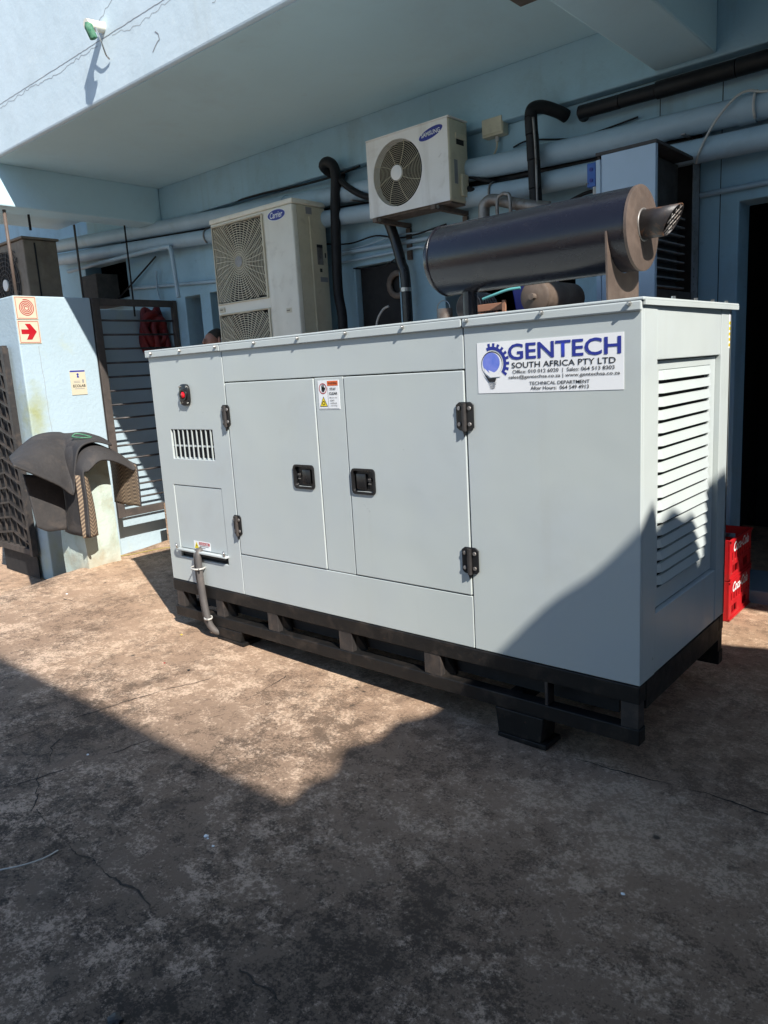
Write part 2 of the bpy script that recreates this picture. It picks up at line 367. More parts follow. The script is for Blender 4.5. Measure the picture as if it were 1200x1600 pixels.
# yard slab: fine grid near the camera, gently uneven, falling a little to the right
ys = [-7]+[-4+.06*i for i in range(114)]+[3.2, 4.6]
xsn = 150
vs = []; fs = []
for j, y in enumerate(ys):
    e = edge_x(y)+.02*noise.noise((y*3, 0, 1))
    for i in range(xsn+1):
        t = i/xsn; x = e+(5.2-e)*t
        h = gz(x)+.006*noise.noise((x*1.3, y*1.3, 0))+.0025*noise.noise((x*5, y*5, 3))
        if i == 0: h -= .012
        vs.append((x, y, h))
nx = xsn+1
for j in range(len(ys)-1):
    for i in range(xsn): fs.append((j*nx+i, j*nx+i+1, (j+1)*nx+i+1, (j+1)*nx+i))
n0 = len(vs)
for j, y in enumerate(ys): vs.append((vs[j*nx][0]-.005, y, -.3))
for j in range(len(ys)-1): fs.append((j*nx, (j+1)*nx, n0+j+1, n0+j))
me = bpy.data.meshes.new('yard_slab'); me.from_pydata(vs, [], fs)
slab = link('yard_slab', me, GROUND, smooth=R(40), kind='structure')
def crack(name, pts, w, jag=.012, seed=0):
    rnd = random.Random(seed); P = []
    for a, c in zip(pts, pts[1:]):
        a, c = Vector((*a, 0)), Vector((*c, 0)); n = max(2, int((c-a).length/.014))
        for k in range(n):
            q = a.lerp(c, k/n); P.append(q+Vector((noise.noise((q.x*14, q.y*14, seed)), noise.noise((q.x*14, q.y*14, seed+9)), 0))*jag*1.6+Vector((rnd.uniform(-1, 1), rnd.uniform(-1, 1), 0))*.0025)
    v = []; f = []; nrun = 0
    for i, q in enumerate(P):
        t = (P[min(i+1, len(P)-1)]-P[max(i-1, 0)]).normalized(); nn = Vector((-t.y, t.x, 0))
        ww = w*.42*max(0, .55+1.3*noise.noise((q.x*5, q.y*5, seed*3.1)))
        for s_ in (-.5, .5):
            r = q+nn*ww*s_*rnd.uniform(.3, 1.5)
            v.append((r.x, r.y, gz(r.x)+.006*noise.noise((r.x*1.3, r.y*1.3, 0))+.0025*noise.noise((r.x*5, r.y*5, 3))+.0022))
        if i and ww > .0008: f.append((2*i-2, 2*i, 2*i+1, 2*i-1))
    me = bpy.data.meshes.new(name); me.from_pydata(v, [], f); link(name, me, CRACK, slab)
crack('crack', [(-1.73, -1.53), (-1.588, -1.55), (-1.413, -1.554), (-1.344, -1.567), (-1.283, -1.541), (-1.162, -1.551), (-1.046, -1.538), (-.932, -1.541), (-.85, -1.585)], .014, .010, 1)
crack('crack', [(-.501, -1.535), (-.424, -1.542), (-.374, -1.529), (-.324, -1.541), (-.22, -1.536)], .010, .008, 2)
crack('crack', [(-2.42, -1.6), (-2.384, -1.387), (-2.348, -1.138), (-2.302, -.901), (-2.252, -.644), (-2.163, -.39)], .016, .007, 3)
crack('crack', [(-2.03, -1.65), (-1.945, -1.418), (-1.893, -1.193), (-1.839, -.914), (-1.778, -.603), (-1.857, -.121)], .016, .008, 4)
crack('crack', [(-.27, .014), (-.01, .031), (.218, .067), (.438, .06), (.8, .07)], .014, .005, 5)
crack('crack', [(-4.671, -.189), (-4.218, -.163), (-3.665, -.124)], .012, .008, 6)
crack('crack', [(-1.72, -1.53), (-1.95, -1.42), (-2.2, -1.2)], .012, .014, 7)

# ------------------------------------------------------------------ the building with its overhang
YW = 2.42
bd = thing('building', (-1, 2.4, 0), 'pale blue painted building whose overhanging upper storey shades the wall behind the generator', 'building')
def bpart(name, x0, x1, y0, y1, z0, z1, m=WALL, bev=.012): return B().box(x0, x1, y0, y1, z0, z1).bevel(bev).done(name, m, bd)
fas = B().box(-9.5, 4.2, .63, .85, 3.606, 9).bevel(.022, 3).done('fascia', FASC, bd)
bpart('soffit', -8.7, 4.1, .653, 2.5, 3.6, 3.604, SOFF, .001)
bpart('added_shade_wall', 2.25, 2.45, 1.3, 2.41, -.2, 3.599)  # unseen wall, added to darken the right end under the overhang
bpart('beam', -6.45, -6.15, .64, 2.335, 3.24, 3.603, SOFF)
bpart('beam', -.87, -.51, .64, 2.335, 3.27, 3.603, SOFF)
bpart('ring_beam', -7.7, 4.1, 2.34, 2.7, 3.25, 3.602)
holes = [(-6.0, -5.73, .31, 2.48), (-5.56, -5.0, .31, 2.48), (-3.5, -3.02, .9, 2.47), (-2.56, -1.45, .9, 2.46), (-.39, 1.3, .02, 2.45), (-8.0, -7.07, 2.6, 3.05)]
b = plate(-12, 4.1, -.3, 3.248, holes, XZ, YW, YW+.22); b.bevel(.008).done('wall', WALL, bd)
bpart('upper_wall', -12, 4.1, 2.75, 2.95, 3.25, 9)
# dark rooms behind the openings
for a, c in ((-8.4, -4.4), (-4.2, -1.0), (-.9, 3.6)):
    q = B(); q.box(a, c, YW+.23, 5.0, -.25, 3.2)
    q.bm.faces.ensure_lookup_table(); bmesh.ops.delete(q.bm, geom=[f for f in q.bm.faces if abs(f.calc_center_median().y-(YW+.23)) < .01], context='FACES')
    q.done('room', ROOM, bd)
wp = Plane2((0, YW, 0), (1, 0, 0), (0, 0, 1), (0, -1, 0))
for x, a, c in ((-.87, 2.7, 3.24), (-.5, 1.2, 3.24)): wp.poly('seam', strip([(x, a), (x+.004, c)], .005), INSIDE, bd, .0015)
# plaster cracks and joint on the fascia
fp = Plane2((0, .63, 0), (1, 0, 0), (0, 0, 1), (0, -1, 0))
def fcrack(pts, w, jag, seed):
    rnd = random.Random(seed); P = []
    for a, c in zip(pts, pts[1:]):
        n = max(2, int(math.hypot(c[0]-a[0], c[1]-a[1])/.035))
        for k in range(n): P.append((a[0]+(c[0]-a[0])*k/n+rnd.uniform(-jag, jag)*.5, a[1]+(c[1]-a[1])*k/n+rnd.uniform(-jag, jag)))
    P.append(pts[-1]); fp.poly('crack', strip(P, w*.6), GREYP, fas, .0015)
fcrack([(-7, 3.985), (-3.3, 3.985), (-1, 3.985)], .007, .002, 1)
fcrack([(-5.9, 3.955), (-5.3, 3.965), (-4.9, 3.94), (-4.4, 3.965), (-4.2, 3.96)], .005, .012, 2)
fcrack([(-4.15, 4.1), (-3.9, 4.2), (-3.7, 4.35)], .005, .012, 3)
fcrack([(-4.0, 3.98), (-3.7, 3.93), (-3.4, 3.96), (-3.0, 3.95)], .004, .012, 4)
fcrack([(-3.55, 3.72), (-3.45, 3.78), (-3.5, 3.84)], .012, .02, 5)
fcrack([(-2.9, 3.8), (-2.7, 3.9), (-2.75, 4.0)], .005, .02, 6)
# raised step along the wall
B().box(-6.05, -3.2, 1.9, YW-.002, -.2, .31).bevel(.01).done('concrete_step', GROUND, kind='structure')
B().box(-.38, 1.29, 2.40, 2.9, -.2, .075).bevel(.01).done('door_sill', PLASTER, bd)
# stub pipe with a rag on the fascia
st = thing('drain_spout', (-4.1, .63, 4.04), 'short broken pipe stub with green rag sticking out of the pale upper wall', 'pipe')
B().tube([(-4.1, .65, 4.05), (-4.1, .50, 4.035)], .035, 12).done('pipe', CREAM, st, R(40))
B().tube(bez([(-4.1, .52, 4.03), (-4.06, .50, 3.99), (-4.05, .52, 3.93)]), [.03]*8+[.028]*8+[.012], 7).done('rag', GREENR, st, True)
B().tube(bez([(-4.07, .55, 4.02), (-4.05, .57, 3.93), (-4.06, .6, 3.86), (-4.05, .62, 3.83)]), .006, 6).done('wire', STEEL, st)

# ------------------------------------------------------------------ neighbouring buildings out of frame that throw the yard's shade
nb = thing('neighbour_building', (4.5, -3.7, 0), 'plain pale blue building across the yard whose straight eave shades the foreground', 'building')
B().box(0, 9.5, -8, -3.75, -.3, 5.85).bevel(.01).done('wall', PLASTER, nb)
B().box(-.2, 9.7, -8.2, -3.6, 5.852, 6.04).bevel(.006).done('roof', TILE, nb)
prof = [(-3.55, 4.0), (-3.3, 4.03), (-3.1, 3.96), (-2.9, 4.02), (-2.7, 3.95), (-2.554, 3.98), (-2.42, 3.96), (-2.293, 4.05), (-2.13, 3.99), (-1.975, 4.02), (-1.8, 3.95), (-1.631, 3.967), (-1.5, 4.0), (-1.418, 3.97), (-1.335, 3.999), (-1.234, 4.06), (-1.19, 3.99), (-1.138, 3.977), (-1.025, 4.01), (-.97, 4.005), (-.881, 3.951), (-.759, 3.944), (-.722, 3.8)]
prof = [(q.x, q.y) for q in bez([(a, c, 0) for a, c in prof], 5)]
prof += [(-.69, 3.72), (-.665, 3.713), (-.64, 3.73), (-.606, 3.80), (-.592, 4.02), (-.53, 4.05), (-.385, 4.07), (-.34, 3.94), (-.295, 3.76), (-.1, 3.5), (.25, 3.06), (.7, 2.5), (1.2, 1.9), (1.25, -.3), (-3.55, -.3)]
B().prism([(3.2, y, z) for y, z in prof], (.14, 0, 0)).done('boundary_wall', PLASTER, None, label='tall boundary wall with an uneven broken top at the right of the yard', cat='wall')

# ------------------------------------------------------------------ wall pipes
def pipe(name, pts, r, m, label, n=14, smooth=True, sm=6, group=None):
    return B().tube(bez(pts, sm) if sm else pts, r, n).done(name, m, None, R(50), label=label, cat='pipe', group=group)
def big_pipe(pts, r, label, sockets):
    t = thing('drain_pipe', pts[0], label, 'pipe')
    P = bez(pts, 6); B().tube(P, r, 20).done('pipe', PIPE, t, R(50))
    for x in sockets:
        k = min(range(len(P)-1), key=lambda i: abs(P[i].x-x)); d = (P[k+1]-P[k]).normalized(); c = P[k]+d*((x-P[k].x)/d.x)
        B().tube([c-d*.045, c+d*.045], r+.007, 20).done('socket', PIPE, t, R(50))
    return t
big_pipe([(2.5, 2.30, 2.87), (-.25, 2.30, 2.915), (-1.56, 2.30, 2.945), (-3, 2.30, 3.02), (-5.58, 2.30, 3.165), (-8.5, 2.3, 3.34)], .074, 'thick blue painted drain pipe along the wall, upper of the two', (-.32, -2.3, -4.2))
big_pipe([(2.5, 2.29, 2.70), (-.25, 2.29, 2.745), (-1.56, 2.29, 2.77), (-2.07, 2.29, 2.78), (-5.6, 2.29, 3.005), (-8.5, 2.29, 3.18)], .068, 'thick blue painted drain pipe along the wall, lower of the two', (-.9, -5.2))
for x, z, r in ((-5.3, 2.985, .075), (-2.0, 2.776, .075), (-.27, 2.915, .08)):
    B().tube([(x, 2.29+r*math.sin(a), z+r*math.cos(a)) for a in [R(-150+300*k/16) for k in range(17)]][::-1], .008, 6).done('pipe_clip', GALV if x < -1 else TIE, None, True,
      label={-5.3: 'thin metal clip round the lower drain pipe left of the big cream air conditioner', -2.0: 'bent metal clip round the lower drain pipe beside the small air conditioner', -.27: 'clip round the upper drain pipe at the right picture edge'}[x], cat='clip')
pipe('insulated_pipe', [(-.6, 2.37, 2.835), (-1.56, 2.365, 2.865), (-3, 2.365, 2.91), (-5.6, 2.365, 3.09), (-7, 2.365, 3.2)], .03, BLKFOAM, 'long black insulated pipe running between the two blue drain pipes')
t = thing('black_pipe', (-1.36, 2.36, 3.16), 'black insulated pipe running high along the wall at upper right', 'pipe')
for a, c in ((-1.36, -1.09), (-1.085, -.86), (-.855, -.4), (-.395, .4)):
    B().tube([(a, 2.33, 3.16), (c, 2.33, 3.158)], .042 if a < -.9 else .05, 12).done('section', BLKFOAM, t, R(50))
B().tube([(-1.34, 2.33, 3.16), (-1.37, 2.41, 3.16)], .04, 12).done('elbow', BLKFOAM, t, R(50))
t = thing('black_pipe', (-1.61, 2.18, 2.6), 'black insulated pipe rising upright and bending into the wall behind the silencer', 'pipe')
zz = [2.45, 2.72, 2.90, 3.06, 3.17]
for i, (a, c) in enumerate(zip(zz, zz[1:])): B().tube([(-1.60-.008*i, 2.17, a), (-1.605-.008*i, 2.17, c-.006)], .043, 12).done('section', BLKFOAM, t, R(50))
B().tube(bez([(-1.63, 2.17, 3.165), (-1.62, 2.18, 3.215), (-1.57, 2.22, 3.225), (-1.5, 2.3, 3.195), (-1.47, 2.36, 3.17)]), .042, 12).done('elbow', BLKFOAM, t, R(50))
B().tube(bez([(-1.57, 2.13, 2.45), (-1.575, 2.13, 2.9), (-1.59, 2.13, 3.15)]), .008, 6).done('wire', GALV, t, True)
pipe('white_cable', [(-.59, 2.26, 2.68), (-.56, 2.22, 2.73), (-.475, 2.2, 2.86), (-.374, 2.2, 2.96), (-.301, 2.22, 2.99), (-.2, 2.25, 2.97), (.2, 2.3, 2.95)], .007, TIE, 'thin white cable looping from the cabinet up over the drain pipe')
pipe('conduit', [(-1.0, 2.40, 2.52), (.6, 2.40, 2.53)], .016, PIPE, 'thin blue conduit on the wall above the dark doorway', sm=0)
pipe('conduit', [(-5.0, 2.39, 2.55), (-6.1, 2.39, 2.62), (-7.0, 2.39, 2.68)], .018, PIPE, 'thin blue conduit above the narrow openings at left', sm=0)
pipe('conduit', [(-3.7, 2.39, 2.60), (-2.75, 2.39, 2.585), (-2.3, 2.39, 2.58)], .018, PIPE, 'blue conduit under the small white air conditioner', sm=0)
pipe('conduit', [(-3.8, 2.38, 2.52), (-3.0, 2.38, 2.525), (-2.7, 2.385, 2.51), (-2.66, 2.39, 2.3)], .011, PIPE, 'thin blue conduit edging the opening under the small air conditioner')
pipe('bent_pipe', [(-8.0, 2.2, 2.98), (-7.0, 2.2, 2.98), (-5.95, 2.2, 2.97), (-5.86, 2.2, 2.94), (-5.83, 2.2, 2.85), (-5.80, 2.2, 2.45)], .022, PIPE, 'thin blue pipe bending down the wall left of the big cream air conditioner', sm=5)
pipe('cable', [(-6.4, 2.38, 2.95), (-6.9, 2.36, 2.72), (-7.2, 2.34, 2.58)], .009, BLKFOAM, 'black cable slanting down across the wall at far left')
pipe('cable', [(-3.0, 2.4, 2.49), (-3.15, 2.38, 2.43), (-3.35, 2.38, 2.44), (-3.5, 2.4, 2.46)], .006, BLKFOAM, 'short black cable drooping across the top of the square opening')
pipe('cable', [(-3.05, 2.30, 2.10), (-3.12, 2.3, 2.07), (-3.19, 2.3, 1.96), (-3.2, 2.3, 1.7)], .009, TIE, 'white cable curving down inside the square opening')
for pts, r, m, lab in (([(-1.9, 2.40, 3.08), (-1.75, 2.38, 3.09), (-1.4, 2.39, 3.03), (-1.0, 2.40, 3.06)], .006, BLKFOAM, 'thin black cable along the wall just above the upper drain pipe'),
        ([(-3.9, 2.39, 2.72), (-3.5, 2.36, 2.66), (-3.2, 2.37, 2.68), (-2.9, 2.36, 2.62), (-2.5, 2.39, 2.66)], .007, BLKFOAM, 'black cable sagging under the small air conditioner'),
        ([(-3.9, 2.39, 2.64), (-3.4, 2.38, 2.62), (-3.0, 2.37, 2.65), (-2.6, 2.38, 2.63), (-2.2, 2.39, 2.66)], .006, PIPE, 'thin blue painted cable sagging under the small air conditioner'),
        ([(-5.0, 2.36, 3.26), (-4.5, 2.33, 3.245), (-4.0, 2.33, 3.22), (-3.6, 2.33, 3.215), (-3.3, 2.335, 3.235)], .010, BLKFOAM, 'black cable along the bottom edge of the upper wall above the big air conditioner'),
        ([(-1.5, 2.36, 2.62), (-1.35, 2.35, 2.66), (-1.2, 2.35, 2.67), (-1.0, 2.36, 2.68)], .012, BLKFOAM, 'bent black cable behind the small blue box'),
        ([(-6.4, 2.37, 2.8), (-6.42, 2.37, 2.6), (-6.38, 2.37, 2.45)], .010, PIPE, 'short blue conduit stub left of the bent wall pipe')):
    pipe('cable', pts, r, m, lab, n=8)
for i, (x, z) in enumerate(((-3.3, 3.035), (-.65, 2.922), (-1.25, 2.765))):
    B().box(x-.012, x+.012, 2.2, 2.418, z-.082, z-.076).done('pipe_bracket', GALV, None, label=('flat metal bracket under the upper drain pipe near the hanging black hose', 'flat metal bracket under the upper drain pipe above the open cabinet', 'flat metal bracket under the lower drain pipe near the small blue box')[i], cat='bracket')
B().ring((-3.06, 2.47, 2.28), (0, -1, 0), .07, .115, .03, 14).done('torn_hole', RUSTY, None, True, label='ragged rusty ring round a hole in the board closing the square opening', cat='hole')
B().box(-3.49, -3.03, 2.48, 2.50, .95, 2.46).done('board', INSIDE, None, label='dark board closing the square opening behind the generator', cat='board')
pipe('insulated_hose', [(-3.55, 2.22, 1.4), (-3.50, 2.22, 2.0), (-3.53, 2.22, 2.3), (-3.5, 2.22, 2.9), (-3.46, 2.21, 3.2), (-3.52, 2.2, 3.29), (-3.6, 2.22, 3.28), (-3.6, 2.3, 3.24), (-3.55, 2.4, 3.2)], .042, BLKFOAM, 'thick black insulated hose hanging down beside the big cream air conditioner')
pipe('insulated_hose', [(-3.5, 2.24, 3.2), (-3.36, 2.22, 3.08), (-3.2, 2.22, 2.98), (-3.05, 2.24, 2.93), (-2.8, 2.3, 2.9)], .026, BLKFOAM, 'black hose slanting from the wall towards the small air conditioner')
t = thing('insulated_hose', (-2.86, 2.3, 1.4), 'shiny black hose coming down from the small white air conditioner', 'pipe')
B().tube(bez([(-2.98, 2.28, 2.74), (-2.94, 2.3, 2.6), (-2.89, 2.3, 2.42), (-2.855, 2.3, 2.25), (-2.85, 2.3, 1.4)]), .042, 12).done('hose', PLAS, t, True)
B().tube([(-2.858, 2.3, 2.195), (-2.857, 2.3, 2.225)], .048, 12).done('clamp', STEEL, t, R(50))
t = thing('junction_box', (-2.03, 2.4, 3.17), 'small cream junction box on the wall beside the small air conditioner', 'box')
B().box(-2.12, -1.946, 2.34, 2.418, 3.175, 3.298).bevel(.006).done('box', CREAMD, t)
B().box(-2.115, -1.951, 2.332, 2.339, 3.19, 3.293).bevel(.003).done('lid', CREAMD, t)
B().tube([(-2.02, 2.38, 3.175), (-2.02, 2.38, 3.14)], .014, 8).done('gland', TIE, t)
B().tube(bez([(-2.02, 2.38, 3.14), (-2.03, 2.38, 3.09), (-2.08, 2.39, 3.05), (-2.2, 2.40, 3.03)]), .007, 6).done('cable', CREAMD, t, True)

# ------------------------------------------------------------------ air conditioners
def clipped_grille(cx, cz, x0, x1, z0, z1, y, spacing, spokes, w, swirl=0):
    b = B()
    rmax = math.hypot(max(cx-x0, x1-cx), max(cz-z0, z1-cz)); r = spacing*2.5
    ins = lambda x, z: x0 <= x <= x1 and z0 <= z <= z1
    def bar(p, q, yy):
        d = Vector((q[0]-p[0], 0, q[1]-p[1])); d.normalize(); n = Vector((-d.z, 0, d.x))*w
        P = Vector((p[0], yy, p[1])); Q = Vector((q[0], yy, q[1])); k = Vector((0, w*1.6, 0))
        v = [b.bm.verts.new(c) for c in (P-n, Q-n, Q+n, P+n, P-n+k, Q-n+k, Q+n+k, P+n+k)]
        for f in ((0, 1, 2, 3), (0, 1, 5, 4), (3, 2, 6, 7)): b.bm.faces.new([v[i] for i in f])
    while r < rmax:
        n = max(24, int(r*160)); last = None
        for k in range(n+1):
            a = 2*math.pi*k/n; p = (cx+r*math.cos(a), cz+r*math.sin(a))
            if last and ins(*p) and ins(*last): bar(last, p, y)
            last = p
        r += spacing
    for s in range(spokes):
        last = None; a0 = 2*math.pi*s/spokes
        for k in range(25):
            rr = spacing*2+(rmax-spacing*2)*k/24; a = a0+swirl*rr
            p = (cx+rr*math.cos(a), cz+rr*math.sin(a))
            if last and ins(*p) and ins(*last): bar(last, p, y+.002)
            last = p
    return b
def fan(cx, cz, y, r, m, parent, n=3):
    b = B(); b.tube([(cx, y, cz), (cx, y+.06, cz)], r*.22, 16)
    for k in range(n):
        a0 = 2*math.pi*k/n+.3; pts = []
        for j in range(7):
            t = j/6; rr = r*(.2+.75*t)
            pts.append([(cx+rr*math.cos(a0+s_*.55+t*.3), y+.01+.05*(s_+1)/2, cz+rr*math.sin(a0+s_*.55+t*.3)) for s_ in (-1, 0, 1)])
        V = [[b.bm.verts.new(q) for q in row] for row in pts]
        for j in range(6):
            for i in range(2): b.bm.faces.new((V[j][i], V[j][i+1], V[j+1][i+1], V[j+1][i]))
    return b.done('fan', m, parent, True)
# big cream unit with two fans
x0, x1, ya, yb, z0, z1 = -4.765, -3.675, 1.9, 2.275, 1.42, 3.0
ac = thing('air_conditioner', ((x0+x1)/2, 2.1, .31), 'tall cream air conditioner with two square fan grilles and blue oval badge', 'air conditioner')
g1 = (-4.735, -4.065, 2.27, 2.935); g2 = (-4.735, -4.065, 1.48, 2.165)
b = plate(x0, -4.03, z0, z1-.035, [(g[0], g[1], g[2], g[3]) for g in (g1, g2)], XZ, ya, ya+.03); b.bevel(.004).done('front_panel', CREAM, ac)
B().box(-4.028, x1, ya-.008, ya+.05, z0, z1-.035).bevel(.012, 3).done('service_panel', CREAM, ac, R(40))
B().box(x1-.03, x1-.004, ya+.05, yb, z0, z1-.035).bevel(.004).done('side_panel', CREAMD, ac)
B().box(x1-.004, x1+.006, 2.08, 2.10, 1.6, 2.88).bevel(.003).done('side_rib', CREAMD, ac)
B().box(x0, x0+.03, ya+.03, yb, z0, z1-.035).done('side_panel', CREAM, ac)
B().box(x0+.03, x1-.03, yb-.03, yb, z0, z1-.035).done('back_panel', CREAM, ac)
B().box(x0-.008, x1+.008, ya-.01, yb+.005, z1-.033, z1+.01).bevel(.012, 2).done('top_cover', CREAM, ac, R(40))
B().box(x0+.035, x1-.035, ya+.13, yb-.035, z0+.02, z1-.04).done('inner_casing', INSIDE, ac)
for g in (g1, g2):
    cx, cz = (g[0]+g[1])/2, (g[2]+g[3])/2
    b = plate(g[0]-.012, g[1]+.022, g[2]-.012, g[3]+.012, [g], XZ, ya-.014, ya+.0); fr = b.bevel(.004).done('grille_frame', CREAMD, ac)
    clipped_grille(cx, cz, g[0], g[1], g[2], g[3], ya-.008, .0195, 34, .0028, .35).done('grille', CREAMD, fr)
    B().tube([(cx, ya-.012, cz), (cx, ya+.005, cz)], .048, 20).done('hub', GALV, fr, R(40))
    fan(cx, cz, ya+.06, .30, INSIDE, ac)
for (cx, cz) in ((-4.70, 2.215), (-3.80, 2.13)):
    B().box(cx-.035, cx+.035, ya-.0095, ya+.01, cz-.02, cz+.02).bevel(.003).done('latch', CREAMD, ac)
    B().box(cx-.028, cx+.01, ya-.0115, ya-.006, cz-.004, cz+.004).done('latch_slot', RUSTY, ac)
sp = Plane2((-3.865, ya-.008, 2.905), (1, 0, 0), (0, 0, 1), (0, -1, 0))
lo = sp.poly('badge', [circ(0, 0, .112, .047)], WHITE, ac, .0015)
sp.poly('badge_oval', [circ(0, 0, .106, .041)], BLUEP, lo, .0025); sp.text('badge_text', 'Carrier', -.078, .078, -.024, .026, WHITE, lo, .012, .25, .0035)
ss = Plane2((x1-.004, ya, 0), (0, 1, 0), (0, 0, 1), (1, 0, 0))
ss.poly('rating_label', [[(.15, 2.90), (.22, 2.90), (.22, 2.955), (.15, 2.955)]], GREYP, ac)
lb = ss.poly('rating_label', [[(.25, 2.50), (.32, 2.50), (.32, 2.66), (.25, 2.66)]], GALV, ac); ss.poly('label_header', [[(.25, 2.64), (.32, 2.64), (.32, 2.665), (.25, 2.665)]], BLACKP, lb, .002)
ss.poly('rating_label', [[(.27, 2.36), (.36, 2.36), (.36, 2.40), (.27, 2.40)]], GREYP, ac); ss.poly('warning_mark', [[(.27, 2.44), (.30, 2.44), (.30, 2.47), (.27, 2.47)], [(.34, 2.56), (.355, 2.56), (.355, 2.6), (.34, 2.6)]], BLACKP, ac)
for x in (-4.6, -3.85): B().box(x-.03, x+.03, 1.93, 2.26, .31, 1.42).done('stand', GALV, ac)
# small white unit on brackets
x0, x1, ya, yb, z0, z1 = -2.975, -2.205, 2.05, 2.28, 2.742, 3.288
ac = thing('air_conditioner', (-2.59, 2.2, 2.72), 'small dirty white air conditioner with one round fan on rusty wall brackets', 'air conditioner')
fc = (-2.684, 3.018); fr = .232
bm_ = B(); n = 48
def rect_pt(a):
    dx, dz = math.cos(a), math.sin(a); t = 1e9
    if dx > 1e-9: t = min(t, (x1-.012-fc[0])/dx)
    if dx < -1e-9: t = min(t, (x0-fc[0])/dx)
    if dz > 1e-9: t = min(t, (z1-fc[1])/dz)
    if dz < -1e-9: t = min(t, (z0-fc[1])/dz)
    return (fc[0]+dx*t, fc[1]+dz*t)
angs = sorted([2*math.pi*k/n for k in range(n)]+[math.atan2(cz-fc[1], cx-fc[0]) % (2*math.pi) for cx in (x0, x1-.012) for cz in (z0, z1)])
o_ = [bm_.bm.verts.new((rect_pt(a)[0], ya, rect_pt(a)[1])) for a in angs]; i_ = [bm_.bm.verts.new((fc[0]+fr*math.cos(a), ya, fc[1]+fr*math.sin(a))) for a in angs]
j_ = [bm_.bm.verts.new((fc[0]+fr*.97*math.cos(a), ya+.06, fc[1]+fr*.97*math.sin(a))) for a in angs]
for k in range(len(angs)):
    q = (k+1) % len(angs); bm_.bm.faces.new((o_[k], o_[q], i_[q], i_[k])); bm_.bm.faces.new((i_[k], i_[q], j_[q], j_[k]))
bm_.done('front_panel', OFFW, ac)
b = B(); b.box(x1-.03, x1, ya+.002, yb, z0, z1).bevel(.014, 3).done('side_panel', CREAMD, ac, R(40))
B().box(x0, x0+.02, ya+.001, yb, z0, z1-.001).done('side_panel', OFFW, ac)
B().box(x0+.02, x1-.03, yb-.02, yb-.001, z0, z1).done('back_panel', OFFW, ac)
B().box(x0-.003, x1+.003, ya-.004, yb+.003, z1+.001, z1+.013).bevel(.005).done('top_cover', OFFW, ac)
B().box(x0+.01, x1-.02, ya+.03, yb-.025, z0-.012, z0+.02).done('base_pan', RUSTY, ac)
B().box(x0+.021, x1-.032, ya+.12, yb-.022, z0+.02, z1-.01).done('inner_casing', INSIDE, ac)
b = B()
for k in range(13):
    rr = .062+k*.0132; b.tube([(fc[0]+rr*math.cos(2*math.pi*j/40), ya-.006+.004*(k/12)**2, fc[1]+rr*math.sin(2*math.pi*j/40)) for j in range(41)], .0017, 4, cap=False)
for k in range(8):
    a = 2*math.pi*k/8+.15; b.tube([(fc[0]+rr*math.cos(a+rr*1.2), ya-.003, fc[1]+rr*math.sin(a+rr*1.2)) for rr in [.05+.03*j for j in range(7)]], .0022, 4)
b.done('fan_guard', CREAMD, ac, True)
B().tube([(fc[0], ya-.012, fc[1]), (fc[0], ya+.01, fc[1])], .054, 24).bevel(.004).done('hub', OFFW, ac, R(40))
fan(fc[0], fc[1], ya+.05, .21, INSIDE, ac)
sp = Plane2((-2.362, ya, 3.218), Vector((1, 0, .06)).normalized(), Vector((-.06, 0, 1)).normalized(), (0, -1, 0))
ov = [(u*math.cos(.16)-v*math.sin(.16), u*math.sin(.16)+v*math.cos(.16)) for u, v in circ(0, 0, .108, .034)]
lo = sp.poly('badge', [ov], BLUEP, ac, .0015); sp.text('badge_text', 'SAMSUNG', -.083, .083, -.014, .016, WHITE, lo, .015, .0, .003)
B().box(x1-.001, x1+.012, ya+.07, ya+.19, 3.16, 3.2).bevel(.006).done('handle', CREAMD, ac)
B().box(x1-.002, x1+.003, ya+.085, ya+.175, 3.125, 3.16).done('handle_recess', INSIDE, ac)
B().box(x1-.001, x1+.02, ya+.12, ya+.2, 2.78, 2.93).bevel(.006).done('valve_cover', CREAMD, ac)
B().box(x1-.001, x1+.002, ya+.05, ya+.09, 2.86, 3.02).done('rating_label', GREYP, ac)
for x in (-2.88, -2.33):
    br = thing('wall_bracket', (x, 2.2, 2.70), {-2.88: 'rusty steel bracket under the fan end of the small air conditioner', -2.33: 'rusty steel bracket under the badge end of the small air conditioner'}[x], 'bracket')
    B().box(x-.02, x+.02, 1.99, 2.418, 2.695, 2.726).bevel(.002).done('arm', RUSTY, br)
    B().box(x-.02, x+.02, 2.39, 2.417, 2.45, 2.69).bevel(.002).done('upright', RUSTY, br)
    B().tube([(x+.02, 2.02, 2.71), (x+.032, 2.02, 2.71)], .012, 6).done('bolt', STEEL, br)
# refrigerant pipes and pump beside the small unit
t = thing('pipe_elbow', (-1.9, 2.1, 2.4), 'dusty grey pipe elbow behind the silencer', 'pipe')
B().tube(bez([(-1.97, 2.1, 2.3), (-1.97, 2.1, 2.62), (-1.95, 2.1, 2.68), (-1.88, 2.11, 2.69), (-1.7, 2.13, 2.63), (-1.5, 2.16, 2.58)]), .04, 12).done('pipe', GALV, t, R(60))
B().tube(bez([(-1.83, 2.05, 2.45), (-1.83, 2.05, 2.66), (-1.8, 2.05, 2.70), (-1.76, 2.05, 2.70), (-1.73, 2.05, 2.66), (-1.73, 2.05, 2.4)]), .012, 8).done('thin_pipe', GALV, t, True)
pipe('cable', [(-2.2, 2.26, 2.93), (-2.05, 2.28, 2.87), (-1.95, 2.34, 2.86), (-1.7, 2.36, 2.87)], .014, BLKFOAM, 'black cable leaving the side of the small air conditioner')
